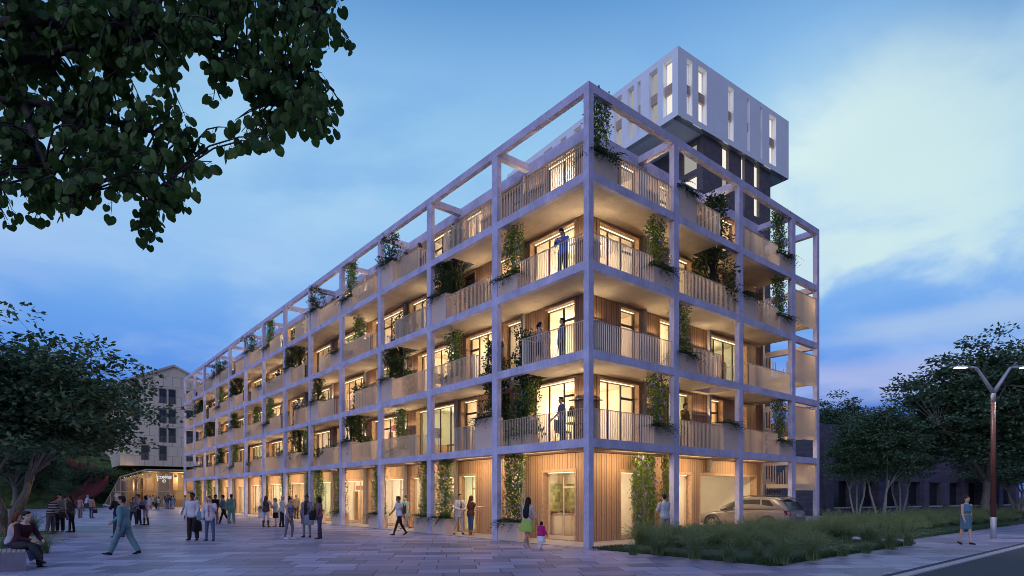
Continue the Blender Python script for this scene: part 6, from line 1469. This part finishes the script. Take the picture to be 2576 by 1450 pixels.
# ---------------------------------------------------------------- the car
def car():
    o = thing('parked_car', 'beige estate suv with dark glass driving into the open garage', 'car', (13.3, -.85, .012), 0, None, 1.06)
    # local frame: y forward (nose +y), x to the right, length 4.66
    W = .92; Lc = 4.66
    prof = [  # y from the tail, sill z, waist z, half width at sill, at waist
        (0.00, .50, .86, .74, .70), (.06, .36, .98, .84, .80), (.22, .28, 1.03, .90, .87), (.7, .24, 1.02, .925, .905), (1.5, .23, 1.00, .93, .915), (2.4, .23, .985, .93, .915), (3.1, .23, .965, .93, .905), (3.45, .24, .93, .93, .89), (4.0, .26, .87, .915, .85), (4.4, .28, .80, .87, .78), (4.58, .33, .70, .78, .68), (4.66, .42, .60, .62, .56)]
    rr = []
    for y, zs, zw, ws, ww in prof:
        zm = zs*.45 + zw*.55
        half = [(ws*.86, zs), (ws, zs + .12), (ws*1.005, zm), (ww, zw - .03), (ww*.93, zw), (ww*.5, zw + .025)]
        rr.append([Vector((x, y, z)) for x, z in half] + [Vector((-x, y, z)) for x, z in reversed(half)])
    m = MB(); m.rings(rr); paint = M('beige_car_paint', (.25, .215, .195), .3, metal=.2, spec=.5)
    body = m.build('body', paint, o, True)
    md = body.modifiers.new('sub', 'SUBSURF'); md.levels = md.render_levels = 2
    # cabin: side profile of the glasshouse
    roof = [(.10, 1.00, .80, 1.06), ]
    cab = [(.02, 1.0, .78), (.30, 1.36, .71), (.55, 1.53, .66), (1.1, 1.60, .645), (1.9, 1.62, .64), (2.5, 1.57, .63), (3.0, 1.36, .66), (3.55, 1.0, .74)]
    rr = []
    for y, z, w in cab: rr.append([Vector((x, y, zz)) for x, zz in ((.85, .93), (w + .09, .96 + (z - .96)*.25), (w + .03, .96 + (z - .96)*.78), (w*.86, z - .012), (w*.4, z + .01), (-w*.4, z + .01), (-w*.86, z - .012), (-w - .03, .96 + (z - .96)*.78), (-w - .09, .96 + (z - .96)*.25), (-.85, .93))])
    m = MB(); m.rings(rr); cb = m.build('cabin', paint, o, True)
    md = cb.modifiers.new('sub', 'SUBSURF'); md.levels = md.render_levels = 1
    gl = M('car_glass', (.035, .032, .035), .06, spec=.9)
    def side(e, pts, name, mat, off=.012, z0=.96):
        # polygon on the cabin flank; x follows the taper of the cabin
        def fx(y, z):
            for (ya, za, wa), (yb, zb, wb) in zip(cab, cab[1:]):
                if ya <= y <= yb: t = (y - ya)/(yb - ya); w = wa + (wb - wa)*t; zt = za + (zb - za)*t; break
            f = max(0, min(1, (z - .96)/max(.05, zt - .96)))
            return (w + .09) - .085*max(0, f - .2)/.8
        m = MB(); q = [(e*(fx(y, z) + off), y, z) for y, z in pts]; q2 = [(e*(fx(y, z) - .02), y, z) for y, z in pts]; n = len(q)
        m.add(q + q2, [tuple(range(n)) if e < 0 else tuple(reversed(range(n)))] + [(i, (i+1) % n, n + (i+1) % n, n + i) for i in range(n)]); return m.build(name, mat, o)
    for e in (-1, 1):
        side(e, [(2.36, 1.0), (3.26, 1.0), (2.92, 1.24), (2.55, 1.42), (2.32, 1.47)], 'front_window', gl)
        side(e, [(1.36, 1.02), (2.28, 1.0), (2.24, 1.475), (1.42, 1.50)], 'rear_window', gl)
        side(e, [(.62, 1.06), (1.27, 1.03), (1.33, 1.49), (.98, 1.46)], 'quarter_window', gl)
        m = MB(); m.tube([(e*.62, .62, 1.60), (e*.625, .9, 1.645), (e*.625, 1.9, 1.665), (e*.61, 2.45, 1.615)], .018, 8); m.build('roof_rail', MT['rail_dark'], o, True)
        m = MB(); m.ball((e*1.0, 3.12, 1.03), (.10, .07, .075), 12, 8); m.tube([(e*.88, 3.16, .98), (e*.98, 3.12, 1.0)], .025, 8); m.build('wing_mirror', paint, o, True)
        m = MB(); m.obox((e*.68, -.012, .80), (e*.22, .13, .03), (0, .05, .0), (e*-.02, .06, .17)); m.build('tail_light', M('tail_lamp', (.16, .01, .012), .2), o)
        for y in (.92, 3.68):
            m = MB(); m.tube([(e*.70, y, .345), (e*.925, y, .345)], .345, 28); wl = m.build('wheel', M('tyre', (.022, .022, .025), .85), o, True)
            m = MB(); m.tube([(e*.90, y, .345), (e*.935, y, .345)], .235, 24)
            m.build('rim', MT['rail_dark'], wl, True)
            m = MB()
            for k in range(10): a = 2*math.pi*k/10; c = Vector((e*.932, y, .345)); d = Vector((0, math.cos(a), math.sin(a))); s = Vector((0, -d.z, d.y)); m.obox(c + d*.03 - s*.014, d*.20, s*.028, Vector((e*.015, 0, 0)))
            m.build('spoke', MT['steel'], wl)
            m = MB(); m.tube([(e*.905, y + math.cos(a)*.42, .345 + math.sin(a)*.42) for a in [math.pi*i/18 - .12 for i in range(20)]], .045, 8); m.build('wheel_arch', M('arch_trim', (.06, .055, .055), .7), o, True)
        for y in (1.55, 2.55): m = MB(); m.tube([(e*.925, y, .90), (e*.945, y + .09, .905), (e*.925, y + .18, .90)], .014, 8); m.build('door_handle', paint, o, True)
        for y in (1.33, 2.30): m = MB(); m.box(min(e*.928, e*.935), max(e*.928, e*.935), y, y + .008, .42, .95); m.build('door_gap', MT['rail_dark'], o)
        m = MB(); m.obox((e*.40, -.02, .40), (e*.38, .06, 0), (0, .02, 0), (0, 0, .045)); m.build('reflector', M('reflector_red', (.14, .012, .012), .3), o)
    m = MB(); q = [(-.66, .045, 1.05), (.66, .045, 1.05), (.60, .30, 1.40), (-.60, .30, 1.40)]; m.add(q + [(x, y + .05, z) for x, y, z in q], [(0, 1, 2, 3), (7, 6, 5, 4), (0, 4, 5, 1), (1, 5, 6, 2), (2, 6, 7, 3), (3, 7, 4, 0)]); m.build('tail_window', gl, o)
    m = MB(); m.obox((-.6, .26, 1.50), (1.2, 0, 0), (0, .32, .06), (0, 0, .03)); m.build('spoiler', MT['rail_dark'], o)
    m = MB(); m.box(-.80, .80, -.04, .3, .30, .44); m.build('rear_bumper', M('bumper_grey', (.10, .095, .095), .7), o)
    pl = MB(); pl.box(-.27, .27, -.035, -.015, .74, .86); pt = pl.build('number_plate', M('plate_white', (.5, .5, .52), .5), o)
    m = MB(); m.box(-.27, -.225, -.039, -.036, .74, .86); m.build('plate_band', M('plate_blue', (.03, .06, .25), .5), pt)
    tx = bpy.data.curves.new('plate_text', 'FONT'); tx.body = '1247 ZG'; tx.size = .105; tx.align_x = 'CENTER'; tx.extrude = .002
    t = bpy.data.objects.new('tmp', tx); COL.objects.link(t); me = bpy.data.meshes.new_from_object(t.evaluated_get(bpy.context.evaluated_depsgraph_get())); bpy.data.objects.remove(t); me.materials.clear(); me.materials.append(MT['rail_dark'])
    q = link('plate_letters', me, pt); q.rotation_euler = (R(90), 0, 0); q.location = (.02, -.038, .765)
    return o
car()
# ---------------------------------------------------------------- sky, sun, camera
w = bpy.data.worlds.new('World'); scene.world = w; w.use_nodes = True; nt = w.node_tree; nt.nodes.clear()
out = nt.nodes.new('ShaderNodeOutputWorld'); bg = nt.nodes.new('ShaderNodeBackground'); L(nt, bg.outputs[0], out.inputs[0])
tc = nt.nodes.new('ShaderNodeTexCoord'); sp = nt.nodes.new('ShaderNodeSeparateXYZ'); dirn = tc.outputs['Generated']
L(nt, dirn, sp.inputs[0])
def lin(r, g, b): return tuple(((c/255.)/12.92 if c/255. <= .04045 else ((c/255. + .055)/1.055)**2.4) for c in (r, g, b))
base = ramp(nt, sp.outputs[2], [(0., lin(34, 76, 170)), (.11, lin(44, 90, 190)), (.17, lin(80, 136, 226)), (.24, lin(98, 156, 232)), (.32, lin(130, 180, 236)), (.40, lin(150, 197, 238)), (.50, lin(150, 199, 236)), (.58, lin(130, 181, 229)), (.64, lin(96, 152, 209)), (.85, lin(76, 132, 192))])
def dot(v):
    n = nt.nodes.new('ShaderNodeVectorMath'); n.operation = 'DOT_PRODUCT'; n.inputs[1].default_value = v; L(nt, dirn, n.inputs[0]); return n.outputs['Value']
def sight(px, py):
    u, v = (px - 1288)/1487.4, (1246.5 - py)/1487.4; q = Vector((u*FY + FX, -u*FX + FY, v)); return q.normalized()
def blob(px, py, lo, hi):
    n = nt.nodes.new('ShaderNodeMapRange'); n.interpolation_type = 'SMOOTHSTEP'; L(nt, dot(sight(px, py)), n.inputs[0]); n.inputs[1].default_value = lo; n.inputs[2].default_value = hi; return n.outputs[0]
def cloud(scale, sc, lo, hi, det=6, w_=0.):
    mp = nt.nodes.new('ShaderNodeMapping'); mp.inputs['Scale'].default_value = sc; mp.inputs['Location'].default_value = (w_, w_*.7, 0); L(nt, dirn, mp.inputs[0])
    n = N(nt, 'ShaderNodeTexNoise', Scale=scale, Detail=det, Roughness=.55, Distortion=.35); L(nt, mp.outputs[0], n.inputs['Vector'])
    r = nt.nodes.new('ShaderNodeMapRange'); r.interpolation_type = 'SMOOTHSTEP'; L(nt, n.outputs['Fac'], r.inputs[0]); r.inputs[1].default_value = lo; r.inputs[2].default_value = hi; return r.outputs[0]
c = base
def rng(x, lo, hi):
    n = nt.nodes.new('ShaderNodeMapRange'); n.interpolation_type = 'SMOOTHSTEP'; L(nt, x, n.inputs[0]); n.inputs[1].default_value = lo; n.inputs[2].default_value = hi; return n.outputs[0]
edge = math_n(nt, 'MULTIPLY', math_n(nt, 'SUBTRACT', 1., blob(1288, 500, .80, .93)), rng(sp.outputs[2], .38, .54))
c = mixc(nt, math_n(nt, 'MULTIPLY', edge, .75), c, lin(100, 152, 206))
c1 = cloud(2.3, (1, 1, 2.2), .47, .68, 9)
c = mixc(nt, math_n(nt, 'MULTIPLY', c1, .42), c, lin(184, 214, 242))
cd_ = cloud(2.0, (1, 1, 2.6), .50, .70, 8, 9.1)
c = mixc(nt, math_n(nt, 'MULTIPLY', cd_, .45), c, lin(104, 158, 226))
cw = cloud(4.2, (1, 1, 1.7), .36, .62, 10, 5.3)
zr = math_n(nt, 'ADD', sp.outputs[2], math_n(nt, 'MULTIPLY', math_n(nt, 'SUBTRACT', cw, .5), .07))
floor_ = rng(zr, .255, .36)
glow = math_n(nt, 'MULTIPLY', blob(2120, 560, .968, .997), math_n(nt, 'ADD', math_n(nt, 'MULTIPLY', cw, .62), .36))
c = mixc(nt, math_n(nt, 'MULTIPLY', math_n(nt, 'MULTIPLY', glow, floor_), .96), c, lin(224, 244, 240))
glow2 = math_n(nt, 'MULTIPLY', blob(2360, 560, .970, .995), math_n(nt, 'ADD', math_n(nt, 'MULTIPLY', cw, .6), .3))
c = mixc(nt, math_n(nt, 'MULTIPLY', math_n(nt, 'MULTIPLY', glow2, floor_), .75), c, lin(196, 226, 230))
c2 = cloud(3.0, (1, 1, 3.4), .50, .66, 10, 3.1)
low = math_n(nt, 'MULTIPLY', c2, math_n(nt, 'MULTIPLY', math_n(nt, 'SUBTRACT', 1., math_n(nt, 'MULTIPLY', sp.outputs[2], 2.0), True), rng(sp.outputs[2], .08, .2)))
c = mixc(nt, math_n(nt, 'MULTIPLY', low, .65), c, lin(166, 190, 238))
streak = math_n(nt, 'MULTIPLY', blob(2185, 985, .978, .999), math_n(nt, 'MULTIPLY', cloud(3., (1, 1, 6.), .30, .55, 6, 7.), math_n(nt, 'MULTIPLY', rng(sp.outputs[2], .12, .15), math_n(nt, 'SUBTRACT', 1., rng(sp.outputs[2], .17, .205)))))
c = mixc(nt, math_n(nt, 'MULTIPLY', streak, .95), c, lin(160, 174, 226))
streak = math_n(nt, 'MULTIPLY', blob(2400, 815, .985, .999), math_n(nt, 'MULTIPLY', rng(sp.outputs[2], .20, .23), math_n(nt, 'SUBTRACT', 1., rng(sp.outputs[2], .235, .26))))
c = mixc(nt, math_n(nt, 'MULTIPLY', streak, .6), c, lin(178, 200, 230))
# the sky out of view: dim violet behind the viewer, brighter lilac to the left where the light comes from
def side_sky(v, lo, hi, col, f):
    global c
    n = nt.nodes.new('ShaderNodeMapRange'); n.interpolation_type = 'SMOOTHSTEP'; L(nt, dot(Vector(v).normalized()), n.inputs[0]); n.inputs[1].default_value = lo; n.inputs[2].default_value = hi
    c = mixc(nt, math_n(nt, 'MULTIPLY', n.outputs[0], f), c, col)
side_sky((.1, -1, 0), -.05, .6, lin(68, 82, 138), 1.)
side_sky((-1, -.15, .1), .1, .75, lin(140, 160, 228), 1.)
sky = nt.nodes.new('ShaderNodeTexSky'); sky.sky_type = 'NISHITA'; sky.sun_disc = False; SUN_EL, SUN_AZ = R(8), R(0)
sky.sun_elevation = SUN_EL
sdir = Vector((-.88, -.47, 0)).normalized(); sky.sun_rotation = math.atan2(sdir.x, sdir.y)
c = mixc(nt, .012, c, sky.outputs[0])
L(nt, c, bg.inputs['Color']); bg.inputs['Strength'].default_value = SKY_S
sd = bpy.data.lights.new('dusk_sun', 'SUN'); sd.energy = SUN_E; sd.angle = R(40); sd.color = (.74, .80, 1.0)
so = bpy.data.objects.new('dusk_sun', sd); COL.objects.link(so)
v = Vector((sdir.x*math.cos(R(32)), sdir.y*math.cos(R(32)), math.sin(R(32)))); so.rotation_euler = v.to_track_quat('Z', 'Y').to_euler(); so.location = (-20, -20, 40)
cd = bpy.data.cameras.new('camera'); co = bpy.data.objects.new('camera', cd); COL.objects.link(co); scene.camera = co
co.location = CAM; co.rotation_euler = (R(90), 0, -math.atan2(FX, FY)); cd.sensor_width = 36.; cd.lens = 2365./4096*36.; cd.shift_y = (1982. - 1153.)/4096.; cd.clip_end = 3000.
scene.render.engine = 'CYCLES'; cy = scene.cycles
cy.use_denoising = True; cy.filter_width = .9; cy.max_bounces = 7; cy.diffuse_bounces = 4; cy.glossy_bounces = 3; cy.transparent_max_bounces = 14; cy.transmission_bounces = 4; cy.sample_clamp_indirect = 6.; cy.caustics_reflective = False; cy.caustics_refractive = False
cy.use_adaptive_sampling = True; cy.adaptive_threshold = .015
try: cy.use_light_tree = True
except Exception: pass
vs = scene.view_settings; vs.view_transform = 'Standard'; vs.look = 'None'; vs.gamma = 1.; vs.exposure = 0.; vs.use_curve_mapping = False
scene.view_layers[0].update()
